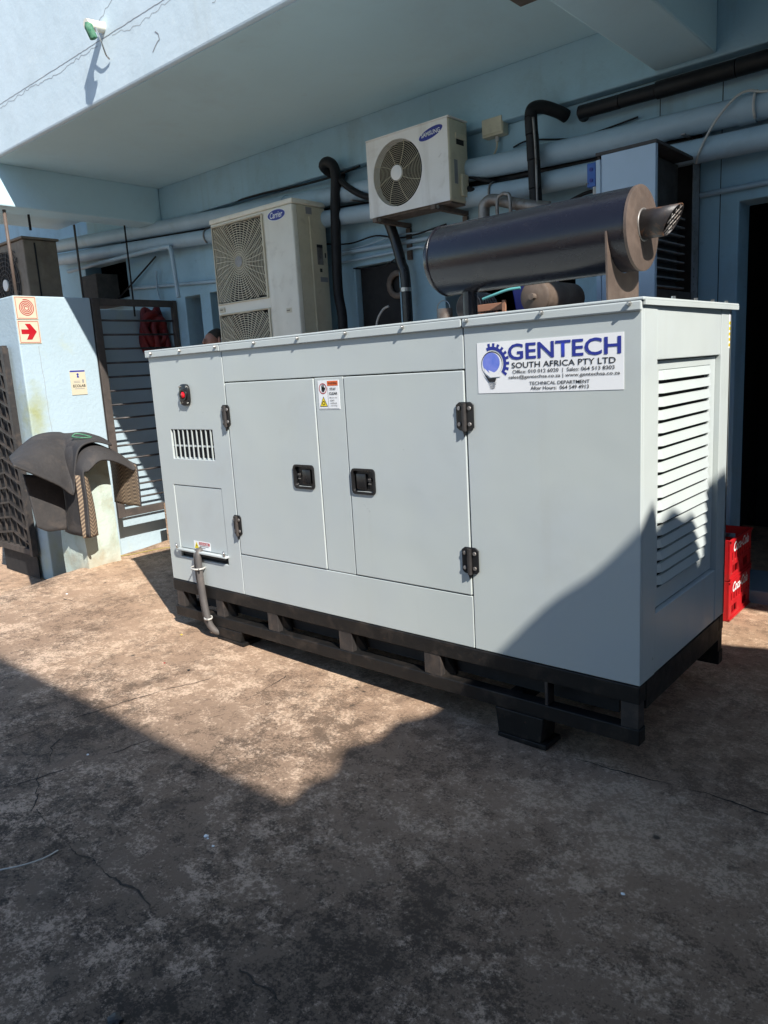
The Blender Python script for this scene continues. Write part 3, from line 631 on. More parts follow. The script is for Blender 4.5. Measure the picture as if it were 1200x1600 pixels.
pipe('cable', [(-2.2, 2.24, 2.84), (-2.1, 2.26, 2.80), (-2.03, 2.3, 2.83), (-1.9, 2.35, 2.84)], .022, BLKFOAM, 'thick black hose leaving the side of the small air conditioner')
t = thing('switch_box', (-1.22, 2.2, 2.65), 'small bright blue box beside the tall open cabinet', 'box')
B().box(-1.252, -1.192, 2.2, 2.26, 2.66, 2.805).bevel(.006).done('box', BLUEBOX, t)
B().tube([(-1.195, 2.2, 2.655), (-1.195, 2.2, 2.55)], .016, 8).done('stem', TIE, t)
for z in (2.7, 2.765): B().tube([(-1.222, 2.201, z), (-1.222, 2.195, z)], .012, 10).done('knob', BLUEP, t)
# open-sided cabinet
cb = thing('open_cabinet', (-.78, 2.0, 0), 'tall blue grey metal cabinet with open dark side behind the silencer', 'cabinet')
cx0, cx1, cy0, cy1, cz0, cz1 = -.946, -.607, 1.68, 2.395, .9, 2.70
B().box(cx0+.03, cx1, cy0, cy0+.015, cz0, cz1).bevel(.003).done('front_panel', CABF, cb)
B().box(cx0, cx0+.028, cy0-.006, cy0+.02, cz0, cz1-.02).bevel(.004).done('edge_trim', CABF, cb)
B().box(cx0, cx0+.012, cy0+.021, cy1, cz0, cz1).done('side_panel', CABI, cb)
B().box(cx0-.004, cx1+.006, cy0-.003, cy1, cz1+.001, cz1+.018).bevel(.003).done('top', CABI, cb)
B().box(cx0+.013, cx1-.002, cy1-.02, cy1, cz0, cz1).done('back_panel', CABI, cb)
B().box(cx1-.012, cx1, cy0+.016, cy0+.03, cz0, cz1).done('front_flange', CABF, cb)
hl = [(cy1-.098, cy1-.088, z, z+.01) for z in [1.86+.044*k for k in range(19)]]
plate(cy1-.13, cy1-.02, cz0, cz1, hl, YZ, cx1-.004, cx1).done('perforated_flange', CABFL, cb)
B().box(cx1-.012, cx1+.001, cy0+.031, cy1-.131, 1.9, 1.945).done('bottom_rail', WEATH, cb)
B().box(cx1-.1, cx1-.09, cy0+.031, cy1-.131, cz0, cz1-.01).done('inner_panel', CABI, cb)
fm = None
for k in range(9):
    if fm is None: o = B().box(cx1-.088, cx1-.04, cy0+.05, cy1-.14, 0, .008).done('fin', CABFL, cb); fm = o.data
    else: o = link('fin', fm, None, cb)
    o.location.z = 1.97+.05*k
for k in range(2): B().box(cx0+.02, cx0+.32, cy0+.02, cy0+.06, cz0, cz0+.02) if 0 else None
for (lx, ly) in ((cx0+.02, cy0+.02), (cx1-.04, cy0+.02), (cx0+.02, cy1-.04), (cx1-.04, cy1-.04)): B().box(lx, lx+.02, ly, ly+.02, -.02, cz0).done('leg', GALV, cb)
# dark unit at far left, under the beam
ac = thing('air_conditioner', (-7.45, 1.4, 2.2), 'old brownish air conditioner in the shade above the white pillar', 'air conditioner')
b = B(); b.box(-7.95, -7.0, 1.22, 1.58, 2.25, 3.13).bevel(.012).done('casing', ACBROWN, ac)
B().box(-7.97, -6.98, 1.20, 1.6, 3.131, 3.155).bevel(.005).done('top_cover', ACBROWN, ac)
B().box(-7.001, -6.992, 1.33, 1.345, 2.3, 3.1).done('side_seam', INSIDE, ac)
B().tube([(-7.5, 1.219, 2.72), (-7.5, 1.215, 2.72)], .33, 30).done('fan_opening', INSIDE, ac)
clipped_grille(-7.5, 2.72, -7.84, -7.16, 2.38, 3.06, 1.205, .045, 20, .004).done('grille', WEATH, ac)
B().tube([(-7.5, 1.2, 2.72), (-7.5, 1.215, 2.72)], .06, 16).done('hub', OFFW, ac, R(40))
for x in (-7.9, -7.1): B().box(x-.02, x+.02, 1.2, 1.6, -.27, 2.249).done('stand', WEATH, ac)
for (x, y, za, zb, rr, m, lab) in ((-6.22, .72, 2.40, 3.22, .016, RUSTB, 'rusty steel rod hanging in the sun above the white pillar'), (-6.3, .98, 3.08, 3.22, .012, BLKFOAM, 'short dark rod end sticking out under the beam'),
        (-6.3, 1.98, 2.3, 3.22, .009, BLKFOAM, 'dark rod hanging behind the barred gate'), (-6.9, 1.75, 2.4, 3.3, .012, WEATH, 'dim vertical pipe beside the old brownish air conditioner')):
    B().tube([(x, y, za), (x, y, zb)], rr, 8).done('hanging_rod', m, None, True, label=lab, cat='rod')
B().box(-7.55, -7.2, 2.1, 2.38, 2.5, 2.86).bevel(.01).done('meter_box', WEATH, None, label='dim box on the wall at far left behind the pillar', cat='box')
B().box(-1.36, -1.2, 1.42, 1.60, 3.57, 3.6).bevel(.006).done('soffit_fitting', RUSTY, None, label='small brown fitting on the soffit at the top picture edge', cat='fitting')

# ------------------------------------------------------------------ left: pillar wall, gates, signs
PX = -6.16
pl = thing('pillar_wall', (-6.4, 1.0, -.27), 'pale blue painted wall pillar at left carrying the red arrow sign', 'wall')
B().box(-6.75, PX, .655, 1.415, -.27, 2.46).bevel(.012, 2).done('wall', PILL, pl)
fpz = Plane2((PX, .6, 0), (0, 1, 0), (0, 0, 1), (1, 0, 0))
rnd = random.Random(4); z = 2.0; pts = []
while z > .9: pts.append((.235+.004*rnd.uniform(-1, 1)+.03*(2-z)*.4, z)); z -= .05
fpz.poly('crack', strip(pts, .003), GREYP, pl, .0012)
def sign(name, label, y0, y1, z0, z1, m):
    t = thing(name, (PX, (y0+y1)/2, z0), label, 'sign'); B().box(PX+.001, PX+.006, y0, y1, z0, z1).bevel(.001).done('plate', m, t)
    return t, Plane2((PX+.006, y0, z0), (0, y1-y0, 0), (0, 0, z1-z0), (1, 0, 0))
t, P = sign('fire_hose_sign', 'square cream sign with red spiral above the arrow sign', .662, .865, 2.245, 2.455, CREAMP)
def frame(P, m, parent, a=.05, w=.02): P.poly('border', strip([(a, a), (1-a, a), (1-a, 1-a), (a, 1-a), (a, a)], w), m, parent)
frame(P, REDB, t)
P.poly('spiral', strip([(.5+(.05+.31*k/200)*math.cos(k/200*2*math.pi*4.3), .5+(.05+.31*k/200)*math.sin(k/200*2*math.pi*4.3)) for k in range(201)], .034), REDB, t, .0015)
t, P = sign('arrow_sign', 'square cream sign with red arrow pointing right', .660, .865, 2.025, 2.237, CREAMP)
frame(P, REDB, t)
P.poly('arrow', [[(.14, .41), (.14, .61), (.48, .61), (.34, .85), (.58, .85), (.84, .51), (.58, .17), (.34, .17), (.48, .41)]], REDB, t, .0015)
t, P = sign('notice_plate', 'small cream notice with dark blue heading on the pillar', 1.098, 1.258, 1.523, 1.763, CREAMP)
P.poly('heading', [[(0.02, .93), (.98, .93), (.98, .99), (.02, .99)]], BLUEP, t); P.text('text', 'ECOLAB', .12, .92, .31, .42, BLACKP, t, .02)
P.poly('emblem', [circ(.5, .83, .07, .045), [(.42, .70), (.58, .70), (.54, .78), (.46, .78)]], BLUEP, t)
P.poly('small_print', [[(.2, .55), (.6, .55), (.6, .565), (.2, .565)], [(.2, .50), (.62, .50), (.62, .515), (.2, .515)], [(.75, .48), (.85, .48), (.85, .62), (.75, .62)], [(.22, .24), (.85, .24), (.85, .26), (.22, .26)]], GREYP, t)
# barred gate
gt = thing('barred_gate', (-6.2, 1.95, .1), 'dark steel gate with thin horizontal bars beside the white pillar', 'gate')
B().box(-6.20, -6.15, 1.425, 1.505, .22, 2.46).bevel(.004).done('frame_post', WEATH, gt)
B().box(-6.20, -6.15, 2.36, 2.41, .22, 2.46).bevel(.004).done('frame_post', WEATH, gt)
B().box(-6.198, -6.152, 1.506, 2.359, 2.39, 2.458).bevel(.004).done('frame_rail', WEATH, gt)
B().box(-6.198, -6.152, 1.506, 2.359, .222, .30).bevel(.004).done('frame_rail', WEATH, gt)
barm = None
for k in range(14):
    z = 2.245-.1415*k
    if z < .33: break
    if barm is None: o = B().tube([(-6.175, 1.50, 0), (-6.175, 2.365, 0)], .011, 6).done('bar', BLKDUST, gt, True); barm = o.data
    else: o = link('bar', barm, None, gt, False)
    o.location.z = z
B().box(-6.72, -6.45, 1.416, 2.40, -.27, 2.38).bevel(.006).done('wall_panel', PILL, None, label='pale wall seen through the bars of the gate', cat='wall')
t = thing('coiled_hose', (-6.4, 2.24, 2.0), 'bundled dark red hose hanging on the wall behind the barred gate', 'hose')
for k, (cy, cz, ry, rz) in enumerate(((2.18, 2.14, .07, .24), (2.22, 2.11, .09, .22), (2.29, 2.14, .06, .25), (2.22, 2.17, .11, .17), (2.28, 2.08, .08, .20))):
    B().tube([(-6.40+.02*k+.02*math.sin(3*a+k), cy+ry*math.cos(a)*(1+.15*math.sin(2*a+k)), cz+rz*math.sin(a)) for a in [2*math.pi*j/28 for j in range(29)]], .036, 8).done('coil', REDHOSE, t, True)
B().box(-6.449, -6.41, 2.18, 2.32, 2.12, 2.3).bevel(.015).done('bracket', REDHOSE, t)
# lattice gate, folded back against the pillar
lg = thing('lattice_gate', (-6.8, .5, -.1), 'dusty black lattice gate at the left picture edge', 'gate')
def LG(x, y): return (x, .47+(-6.3-x)*.10+y, 0)
def gbar(name, p, q, w=.02, m=BLKDUST): return B().tube([p, q], w, 4).done(name, m, lg)
gy = lambda x: .595+(-6.3-x)*.03
gbar('frame_post', (-6.37, gy(-6.37), -.02), (-6.37, gy(-6.37), 2.0), .04); gbar('frame_post', (-7.2, gy(-7.2), -.02), (-7.2, gy(-7.2), 2.0), .03)
gbar('frame_rail', (-6.34, gy(-6.34), .02), (-7.22, gy(-7.22), .02), .04, WEATH); gbar('frame_rail', (-6.34, gy(-6.34), 2.0), (-7.22, gy(-7.22), 2.0), .03)
B().hexa([(-7.2, gy(-7.2)+.02, -.26), (-6.37, gy(-6.37)+.02, -.26), (-6.37, gy(-6.37)+.028, -.26), (-7.2, gy(-7.2)+.028, -.26), (-7.2, gy(-7.2)+.02, 1.98), (-6.37, gy(-6.37)+.02, 1.98), (-6.37, gy(-6.37)+.028, 1.98), (-7.2, gy(-7.2)+.028, 1.98)]).done('shade_sheet', INSIDE, lg)  # dark sheet standing in for the unlit space behind the lattice
for k in range(13):
    z = .1+.15*k; gbar('bar', (-6.41, gy(-6.4)-.015, z), (-6.75, gy(-6.75)-.015, z+.10), .013); gbar('bar', (-6.75, gy(-6.75)-.015, z+.10), (-7.2, gy(-7.2)-.015, z+.04), .013)
for k in range(5): gbar('bar', (-6.52-.15*k, gy(-6.52-.15*k), .05), (-6.52-.15*k, gy(-6.52-.15*k), 1.98), .012)
# block with rubber mats
bl = B(); bl.hexa([(-5.2, .33, -.3), (-4.80, .345, -.3), (-4.83, .665, -.3), (-5.2, .68, -.3), (-5.2, .36, 1.07), (-4.84, .365, 1.07), (-4.855, .66, 1.07), (-5.2, .67, 1.07)])
bmesh.ops.subdivide_edges(bl.bm, edges=bl.bm.edges, cuts=9, use_grid_fill=True)
for v in bl.bm.verts: v.co += Vector((noise.noise(v.co*9), noise.noise(v.co*9+Vector((5, 0, 0))), 0))*(.006 if v.co.z > .3 else .016)
bl.done('concrete_block', BLOCK, None, R(50), label='flaking pale concrete block post draped with rubber mats', cat='block')
def sheet(name, rows, th, mats, parent=None, uv=None, **k):
    """thick sheet from a grid of points; underside gets material 1"""
    nr, nc = len(rows), len(rows[0]); fine = []
    for r in rows: fine.append(bez(r, 5))
    cols = [bez([f[i] for f in fine], 5) for i in range(len(fine[0]))]
    G = [[cols[i][j] for i in range(len(cols))] for j in range(len(cols[0]))]
    bm = bmesh.new(); uvl = bm.loops.layers.uv.new('UVMap')
    H, W = len(G), len(G[0]); nor = [[None]*W for _ in range(H)]
    for j in range(H):
        for i in range(W):
            du = G[j][min(i+1, W-1)]-G[j][max(i-1, 0)]; dv = G[min(j+1, H-1)][i]-G[max(j-1, 0)][i]; nor[j][i] = du.cross(dv).normalized()
    top = [[bm.verts.new(G[j][i]) for i in range(W)] for j in range(H)]; bot = [[bm.verts.new(G[j][i]-nor[j][i]*th) for i in range(W)] for j in range(H)]
    su = [[0]*W for _ in range(H)]; sv = [[0]*W for _ in range(H)]
    for j in range(H):
        for i in range(W):
            if i: su[j][i] = su[j][i-1]+(G[j][i]-G[j][i-1]).length
            if j: sv[j][i] = sv[j-1][i]+(G[j][i]-G[j-1][i]).length
    for j in range(H-1):
        for i in range(W-1):
            f = bm.faces.new((top[j][i], top[j][i+1], top[j+1][i+1], top[j+1][i])); f.material_index = 0
            for l, (a, c) in zip(f.loops, ((j, i), (j, i+1), (j+1, i+1), (j+1, i))): l[uvl].uv = (sv[a][c], su[a][c])
            q = bm.faces.new((bot[j+1][i], bot[j+1][i+1], bot[j][i+1], bot[j][i])); q.material_index = 1
            for l, (a, c) in zip(q.loops, ((j+1, i), (j+1, i+1), (j, i+1), (j, i))): l[uvl].uv = (sv[a][c], su[a][c])
    for j in range(H-1):
        for i in (0, W-1): bm.faces.new((top[j][i], top[j+1][i], bot[j+1][i], bot[j][i]) if i == 0 else (top[j+1][i], top[j][i], bot[j][i], bot[j+1][i]))
    for i in range(W-1):
        for j in (0, H-1): bm.faces.new((top[j][i+1], top[j][i], bot[j][i], bot[j][i+1]) if j == 0 else (top[j][i], top[j][i+1], bot[j][i+1], bot[j][i]))
    me = bpy.data.meshes.new(name); bm.to_mesh(me); bm.free()
    return link(name, me, mats, parent, True, **k)
# mat arched over the block (arch runs along y, sheet is deep in x)
arch = [(.27, .42), (.285, .70), (.30, .93), (.35, 1.08), (.45, 1.145), (.55, 1.14), (.66, 1.09), (.75, 1.03), (.78, .94), (.765, .76), (.76, .59)]
rows = []
for x, dz, dy in ((-4.60, -.135, 0), (-4.66, -.07, 0), (-4.76, -.02, 0), (-4.9, .01, 0), (-5.06, 0, .03)):
    rows.append([Vector((x+(.03 if z < .9 else 0), y+dy, z+(dz if z > .95 else 0))) for y, z in arch])
sheet('rubber_mat', rows, .014, [RUB, HERR], label='arched rubber mat hanging over both sides of the block, ribbed underside showing', cat='mat')
# front flap of the left leg turned towards the yard
sheet('rubber_mat', [[Vector((-4.66, .262, .92)), Vector((-4.645, .255, .75)), Vector((-4.64, .25, .58)), Vector((-4.64, .25, .415))], [Vector((-4.65, .33, .90)), Vector((-4.63, .32, .74)), Vector((-4.63, .315, .58)), Vector((-4.63, .315, .41))], [Vector((-4.67, .36, .88)), Vector((-4.66, .375, .74)), Vector((-4.66, .385, .58)), Vector((-4.66, .385, .41))]], -.012, [HERR, HERR], label='narrow hanging mat edge with herringbone ribs at the left of the block', cat='mat')
# upper mat, lying over the block and spreading to the left
rows = []
for (x, f) in ((-5.45, 0), (-5.15, .33), (-4.9, .66), (-4.72, 1)):
    rows.append([Vector((x, y+.40*(-4.72-x), zt+(zb-zt)*f*f)) for y, zt, zb in ((-.17, 1.05, 1.045), (-.06, 1.13, .98), (.05, 1.195, .912), (.16, 1.215, .84), (.27, 1.21, .755), (.315, 1.195, .97), (.37, 1.19, 1.115), (.50, 1.185, 1.15), (.64, 1.135, 1.105))])
sheet('rubber_mat', rows, .014, [RUB, RUB], label='plain rubber mat on top, its stiff corner jutting out to the left', cat='mat')
sheet('rubber_mat', [[Vector((-4.98, .0+.1*i, z)) for i, z in enumerate((.95, .93, .92, .9))], [Vector((-4.95, .02+.09*i, z)) for i, z in enumerate((.7, .69, .68, .67))], [Vector((-4.93, .03+.08*i, z)) for i, z in enumerate((.52, .47, .46, .455))]], .012, [RUB, RUB], label='rubber mat end hanging low under the jutting corner', cat='mat')
B().tube(bez([(-4.95, .43, 1.20), (-4.85, .47, 1.19), (-4.88, .56, 1.185), (-4.98, .49, 1.22), (-4.95, .43, 1.20)], 6), .007, 6).done('green_twine', GREENR, None, True, label='small green loop of twine lying on the rubber mats', cat='twine')
pipe('yellow_hose', [(-5.0, .62, .125), (-4.92, .8, .122), (-4.9, .95, .12), (-4.84, 1.16, .118), (-4.6, 1.4, .11)], .003, CORD, 'thin yellow cord on the ground left of the generator')

# ------------------------------------------------------------------ generator
L_, W_, H_, Bz, bz = 3.024, .992, 1.788, .377, .135
G = thing('generator', (-1.5, .5, 0), 'large grey generator in a steel canopy on a black skid base', 'generator')
# base frame
B().box(-L_, .0, -.004, .06, .302, Bz-.003).bevel(.004).done('top_rail', BLK, G)
B().box(-L_, .0, W_-.06, W_, .302, Bz-.003).bevel(.004).done('top_rail', BLK, G)
for x in (-L_, -.06): B().box(x, x+.06, .062, W_-.062, .262, Bz-.003).bevel(.004).done('end_rail', BLK, G)
for y in (-.004, W_-.056): B().box(-L_, .0, y, y+.06, bz, .2).bevel(.004).done('bottom_rail', BLK, G)
for x in (-L_, -.6): B().box(x, x+.06, .058, W_-.058, bz+.002, .198).bevel(.004).done('bottom_cross_rail', BLK, G)
for (a, c) in ((-2.999, -2.93), (-2.60, -2.53), (-2.13, -2.045), (-1.575, -1.485), (-1.025, -.93), (-.40, -.385), (-.075, -.004)):
    B().box(a, c, .0, .055, .199, .303).bevel(.003).done('post', BLKDUST, G)
    if c-a > .03 and c < -.5: B().prism([(c-.002, .03, .20), (c+.045, .06, .20), (c+.012, .06, .303), (c-.002, .03, .303)], (0, .012, 0)).done('gusset', BLK, G)
    B().box(a, c, W_-.057, W_-.002, .199, .303).done('post', BLK, G)
B().box(-2.9, -.12, .09, W_-.09, .205, .36).done('tank', INSIDE, G)
for (a, c) in ((-2.62, -2.375), (-.64, -.405)):
    for y in (-.006, W_-.12):
        x = (a+c)/2; zg = gz(x)+.001
        B().hexa([(a+.015, y, zg+.02), (c-.015, y, zg+.02), (c-.015, y+.12, zg+.02), (a+.015, y+.12, zg+.02), (a, y, bz-.001), (c, y, bz-.001), (c, y+.12, bz-.001), (a, y+.12, bz-.001)]).bevel(.004).done('foot', BLK, G)
        B().box(a+.012, c+.012, y-.004, y+.124, zg-.004, zg+.019).bevel(.003).done('foot_plate', BLK, G)
# dark inner shell, then separate sheet-metal panels with real gaps
B().box(-L_+.02, -.045, .022, W_-.02, Bz, H_-.03).done('inner_shell', INSIDE, G)
T0, T1 = 0., .018
def panel(name, x0, x1, z0, z1, holes=(), bev=.0035, y0=T0): return plate(x0, x1, z0, z1, holes, XZ, y0, T1).bevel(bev, 3).done(name, GREY, G)
vx0, vx1, vz0, vz1 = -2.872, -2.466, 1.145, 1.318
ax0, ax1, az0, az1 = -2.905, -2.437, .592, .984
panel('side_panel', -L_, -2.3175, Bz, 1.765, [(vx0, vx1, vz0, vz1), (ax0, ax1, .534, az1)])
panel('top_strip', -2.3135, -.7385, 1.579, 1.765)
panel('bottom_strip', -2.3135, -.7385, Bz, .613)
panel('centre_post', -1.6165, -1.4235, .6165, 1.5755)
panel('side_panel', -.7345, .0, Bz, 1.765)
d1 = plate(-2.3075, -1.6215, .6185, 1.5735, [(-1.797, -1.673, 1.039, 1.136)], XZ, -.003, T1-.002).bevel(.004, 3).done('door', GREY, G)
d2 = plate(-1.4185, -.7415, .6185, 1.5735, [(-1.391, -1.269, 1.036, 1.133)], XZ, -.003, T1-.002).bevel(.004, 3).done('door', GREY, G)
hatch = plate(ax0+.003, ax1-.003, az0, az1-.004, (), XZ, .003, T1).bevel(.003, 2).done('hatch', GREY, G)
B().box(ax0-.005, ax1+.012, -.028, .004, az0-.014, az0-.001).bevel(.003).done('hatch_lip', GREY, G, R(35))
for x in (ax0+.0, ax1+.0): B().tube(bez([(x, -.022, az0-.005), (x, -.028, az0+.018), (x-.01, -.022, az0+.024)]), .006, 6).done('lip_hook', STEEL, G, True)
# vent
plate(vx0+.004, vx1-.004, vz0+.004, vz1-.004, [(vx0+.012, vx1-.012, vz0+.03, vz1-.006)], XZ, .07, .075).done('vent_back_rim', GREY, G)
B().hexa([(vx0, .017, vz0-.002), (vx1, .017, vz0-.002), (vx1, .08, vz0+.045), (vx0, .08, vz0+.045), (vx0, .017, vz0+.004), (vx1, .017, vz0+.004), (vx1, .08, vz0+.05), (vx0, .08, vz0+.05)]).done('vent_sill', GREY, G)
for x in (vx0-.006, vx1): B().box(x, x+.006, .018, .08, vz0, vz1).done('vent_side', GREY, G)
vb = None
for k in range(9):
    x = vx0+.022+k*.0445
    if vb is None: o = B().box(0, .009, .002, .008, vz0, vz1).bevel(.001, 1).done('vent_bar', GREY, G); vb = o.data
    else: o = link('vent_bar', vb, None, G)
    o.location.x = x
B().box(vx0, vx1, .009, .015, vz0+.072, vz0+.082).done('vent_bar', GREY, G)
# lid
rf = B(); rf.hexa([(-L_-.012, -.014, H_-.012), (.012, -.014, H_-.012), (.022, W_+.03, H_-.012), (-L_-.012, W_+.03, H_-.012), (-L_-.012, -.014, H_), (.012, -.014, H_), (.022, W_+.03, H_), (-L_-.012, W_+.03, H_)])
rf.bevel(.004, 2).done('lid', GREY, G)
B().box(-L_-.012, -2.318, -.0142, -.002, H_-.043, H_-.010).bevel(.004, 2).done('lid_skirt', GREY, G)
B().box(-2.314, -.738, -.0142, -.002, H_-.045, H_-.010).bevel(.004, 2).done('lid_skirt', GREY, G)
B().box(-.734, .004, -.0142, -.002, H_-.046, H_-.010).bevel(.006, 2).done('lid_skirt', GREY, G)
B().hexa([(.004, .0, H_-.026), (.012, .0, H_-.026), (.022, W_+.028, H_-.026), (.012, W_+.028, H_-.026), (.004, .0, H_-.010), (.0125, .0, H_-.010), (.0225, W_+.028, H_-.010), (.012, W_+.028, H_-.010)]).done('lid_skirt', GREY, G)
sb = None
for x in (-2.963, -2.67, -2.344, -2.018, -1.693, -1.374, -1.038, -.708, -.374, -.039):
    if sb is None: o = B().tube([(0, -.0145, 0), (0, -.022, 0), (0, -.028, 0)], [.0085, .0085, .005], 8).done('screw', STEEL, G, R(40)); sb = o.data
    else: o = link('screw', sb, None, G)
    o.location = (x, 0, H_-.019)
sb2 = None
for y in (.28, .52, .72, .9):
    if sb2 is None: o = B().tube([(.004, 0, H_), (.004, 0, H_+.01)], .008, 8).done('screw', STEEL, G); sb2 = o.data
    else: o = link('screw', sb2, None, G)
    o.location.y = y
# hinges, latches
def hinge(x, z, w, h):
    t = B().prism([(x+sx*w/2*a, -.0035, z+sz*h/2*c) for sx, sz, a, c in ((-1, -1, .62, 1), (1, -1, .62, 1), (1, -1, 1, .8), (1, 1, 1, .8), (1, 1, .62, 1), (-1, 1, .62, 1), (-1, 1, 1, .8), (-1, -1, 1, .8))], (0, -.007, 0)).bevel(.0015, 1).done('hinge', PLAS, G)
    B().tube([(x, -.014, z-h*.52), (x, -.014, z+h*.46)], .0105, 10).done('hinge_barrel', BLKDUST, t, R(40))
    for sx in (-1, 1):
        for sz in (-1, 1): B().tube([(x+sx*w*.30, -.011, z+sz*h*.28), (x+sx*w*.30, -.0165, z+sz*h*.28)], .0095, 8).bevel(.002, 1).done('bolt', GALV, t)
    B().prism([(x-.011, -.004, z-h*.5), (x+.006, -.004, z-h*.5), (x-.004, -.004, z-h*.72)], (0, -.008, 0)).done('hinge_pin', PLAS, t)
hinge(-2.318, 1.398, .066, .118); hinge(-2.308, .785, .066, .116); hinge(-.738, 1.388, .086, .117); hinge(-.738, .775, .084, .116)
def latch(x0, x1, z0, z1, flip):
    w, h = x1-x0, z1-z0
    poly = []
    for cx, cz, a in ((x1-.02, z1-.02, 0), (x0+.02, z1-.02, 90), (x0+.02, z0+.02, 180), (x1-.02, z0+.02, 270)):
        for k in range(5): poly.append((cx+.02*math.cos(R(a+22.5*k)), cz+.02*math.sin(R(a+22.5*k))))
    b = B(); n = len(poly); cx, cz = (x0+x1)/2, (z0+z1)/2
    A = [b.bm.verts.new((p[0], -.0032, p[1])) for p in poly]; C_ = [b.bm.verts.new((p[0], -.010, p[1])) for p in poly]
    f1 = [b.bm.verts.new((cx+(p[0]-cx)*.86, -.010, cz+(p[1]-cz)*.84)) for p in poly]; f2 = [b.bm.verts.new((cx+(p[0]-cx)*.80, .008, cz+(p[1]-cz)*.77)) for p in poly]
    for i in range(n):
        j = (i+1) % n
        for P, Q in ((A, C_), (C_, f1), (f1, f2)): b.bm.faces.new((P[i], P[j], Q[j], Q[i]))
    b.bm.faces.new(f2)
    t = b.done('latch', PLAS, G, R(30))
    a0, a1 = (cx-.045, cx+.012) if flip else (cx-.012, cx+.045)
    B().box(a0, a1, -.0068, .004, cz-.036, cz+.036).bevel(.004, 2).done('paddle', PLAS, t, R(30))
    kx = cx+.038 if flip else cx-.036
    B().tube([(kx, .006, cz+.008), (kx, -.004, cz+.008)], .010, 10).done('lock', BLKDUST, t, R(40))
    for dz in (-.012, .010): B().box(kx-.008, kx+.008, -.006, -.002, cz+dz, cz+dz+.004).done('lock_mark', GALV, t)
latch(-1.81, -1.66, 1.026, 1.149, False); latch(-1.404, -1.256, 1.023, 1.146, True)
# holes in door bottom edge for the two recesses are covered by the bezels
# emergency stop
ex, ez = -2.678, 1.519
es = B().prism([(ex+.046*math.copysign(abs(math.cos(a))**.6, math.cos(a)), -.0002, ez+.062*math.copysign(abs(math.sin(a))**.6, math.sin(a))) for a in [2*math.pi*k/28 for k in range(28)]], (0, -.016, 0)).bevel(.004, 2).done('emergency_stop', PLAS, G, R(40))
B().ring((ex, -.0165, ez), (0, -1, 0), .024, .033, .008, 20).done('button_collar', PLAS, es, R(40))
B().tube([(ex, -.0163, ez), (ex, -.024, ez), (ex, -.028, ez)], [.018, .018, .012], 18).done('button', REDLED, es, R(40))
for sx in (-1, 1):
    for sz in (-1, 1): B().tube([(ex+sx*.033, -.0162, ez+sz*.046), (ex+sx*.033, -.020, ez+sz*.046)], .006, 8).done('bolt', STEEL, es)
# company sign
sx0, sx1, sz0, sz1 = -.672, -.063, 1.479, 1.677
sg = B().box(sx0, sx1, -.0015, -.0002, sz0, sz1).done('company_sign', WHITE, G)
P = Plane2((sx0, -.0015, sz1), (sx1-sx0, 0, 0), (0, 0, -(sz1-sz0)), (0, -1, 0))
P.text('sign_text', 'GENTECH', .235, .985, .37, .06, BLUEP, sg, .018); P.text('sign_text', 'SOUTH AFRICA PTY LTD', .26, .952, .53, .42, BLACKP, sg, .008)
P.text('sign_text', 'Office: 010 012 6020  |  Sales: 064 513 8303', .265, .945, .655, .565, BLACKP, sg, .006); P.text('sign_text', 'sales@gentechsa.co.za | www.gentechsa.co.za', .235, .978, .752, .665, BLACKP, sg, .006)
P.text('sign_text', 'TECHNICAL DEPARTMENT', .385, .79, .865, .80, BLACKP, sg, .006); P.text('sign_text', 'After Hours:  064 549 4913', .393, .785, .96, .89, BLACKP, sg, .006)
asp = (sz1-sz0)/(sx1-sx0)
def cu(a, r): return (.112+r*asp*math.cos(a), .42-r*math.sin(a))
gear = []
for k in range(36):
    a = R(-38+150*k/36); b2 = R(-38+150*(k+1)/36); ro = .40 if (k//2) % 2 == 0 else .335
    gear.append([cu(a, .27), cu(b2, .27), cu(b2, ro), cu(a, ro)])
P.poly('sign_logo', gear, BLUEP, sg); P.poly('sign_logo', [[cu(2*math.pi*k/40, .245) for k in range(40)]], BLACKP, sg, .0012)
P.poly('sign_logo', [[(.112+.235*asp*math.cos(a), .435-.235*math.sin(a)) for a in [2*math.pi*k/40 for k in range(40)]]], WHITE, sg, .0016)
P.poly('sign_logo', [[(.108+.2*asp*math.cos(a), .40-.2*math.sin(a)) for a in [2*math.pi*k/40 for k in range(40)]]], BLUEL, sg, .002)
P.poly('sign_logo', [[(.055, .50), (.095, .61), (.085, .54), (.16, .63), (.19, .60), (.175, .68), (.10, .69), (.06, .60)]], WHITE, sg, .0024)
P.poly('sign_logo', [[(.030, .50), (.055, .62), (.085, .70), (.145, .70), (.135, .78), (.09, .78), (.06, .66)]], BLACKP, sg, .0024)
for k in range(4): P.poly('sign_logo', strip([(.085+.004*k, .80+.032*k), (.112, .812+.032*k), (.142-.004*k, .795+.032*k)], .012), GREYP, sg, .0016)
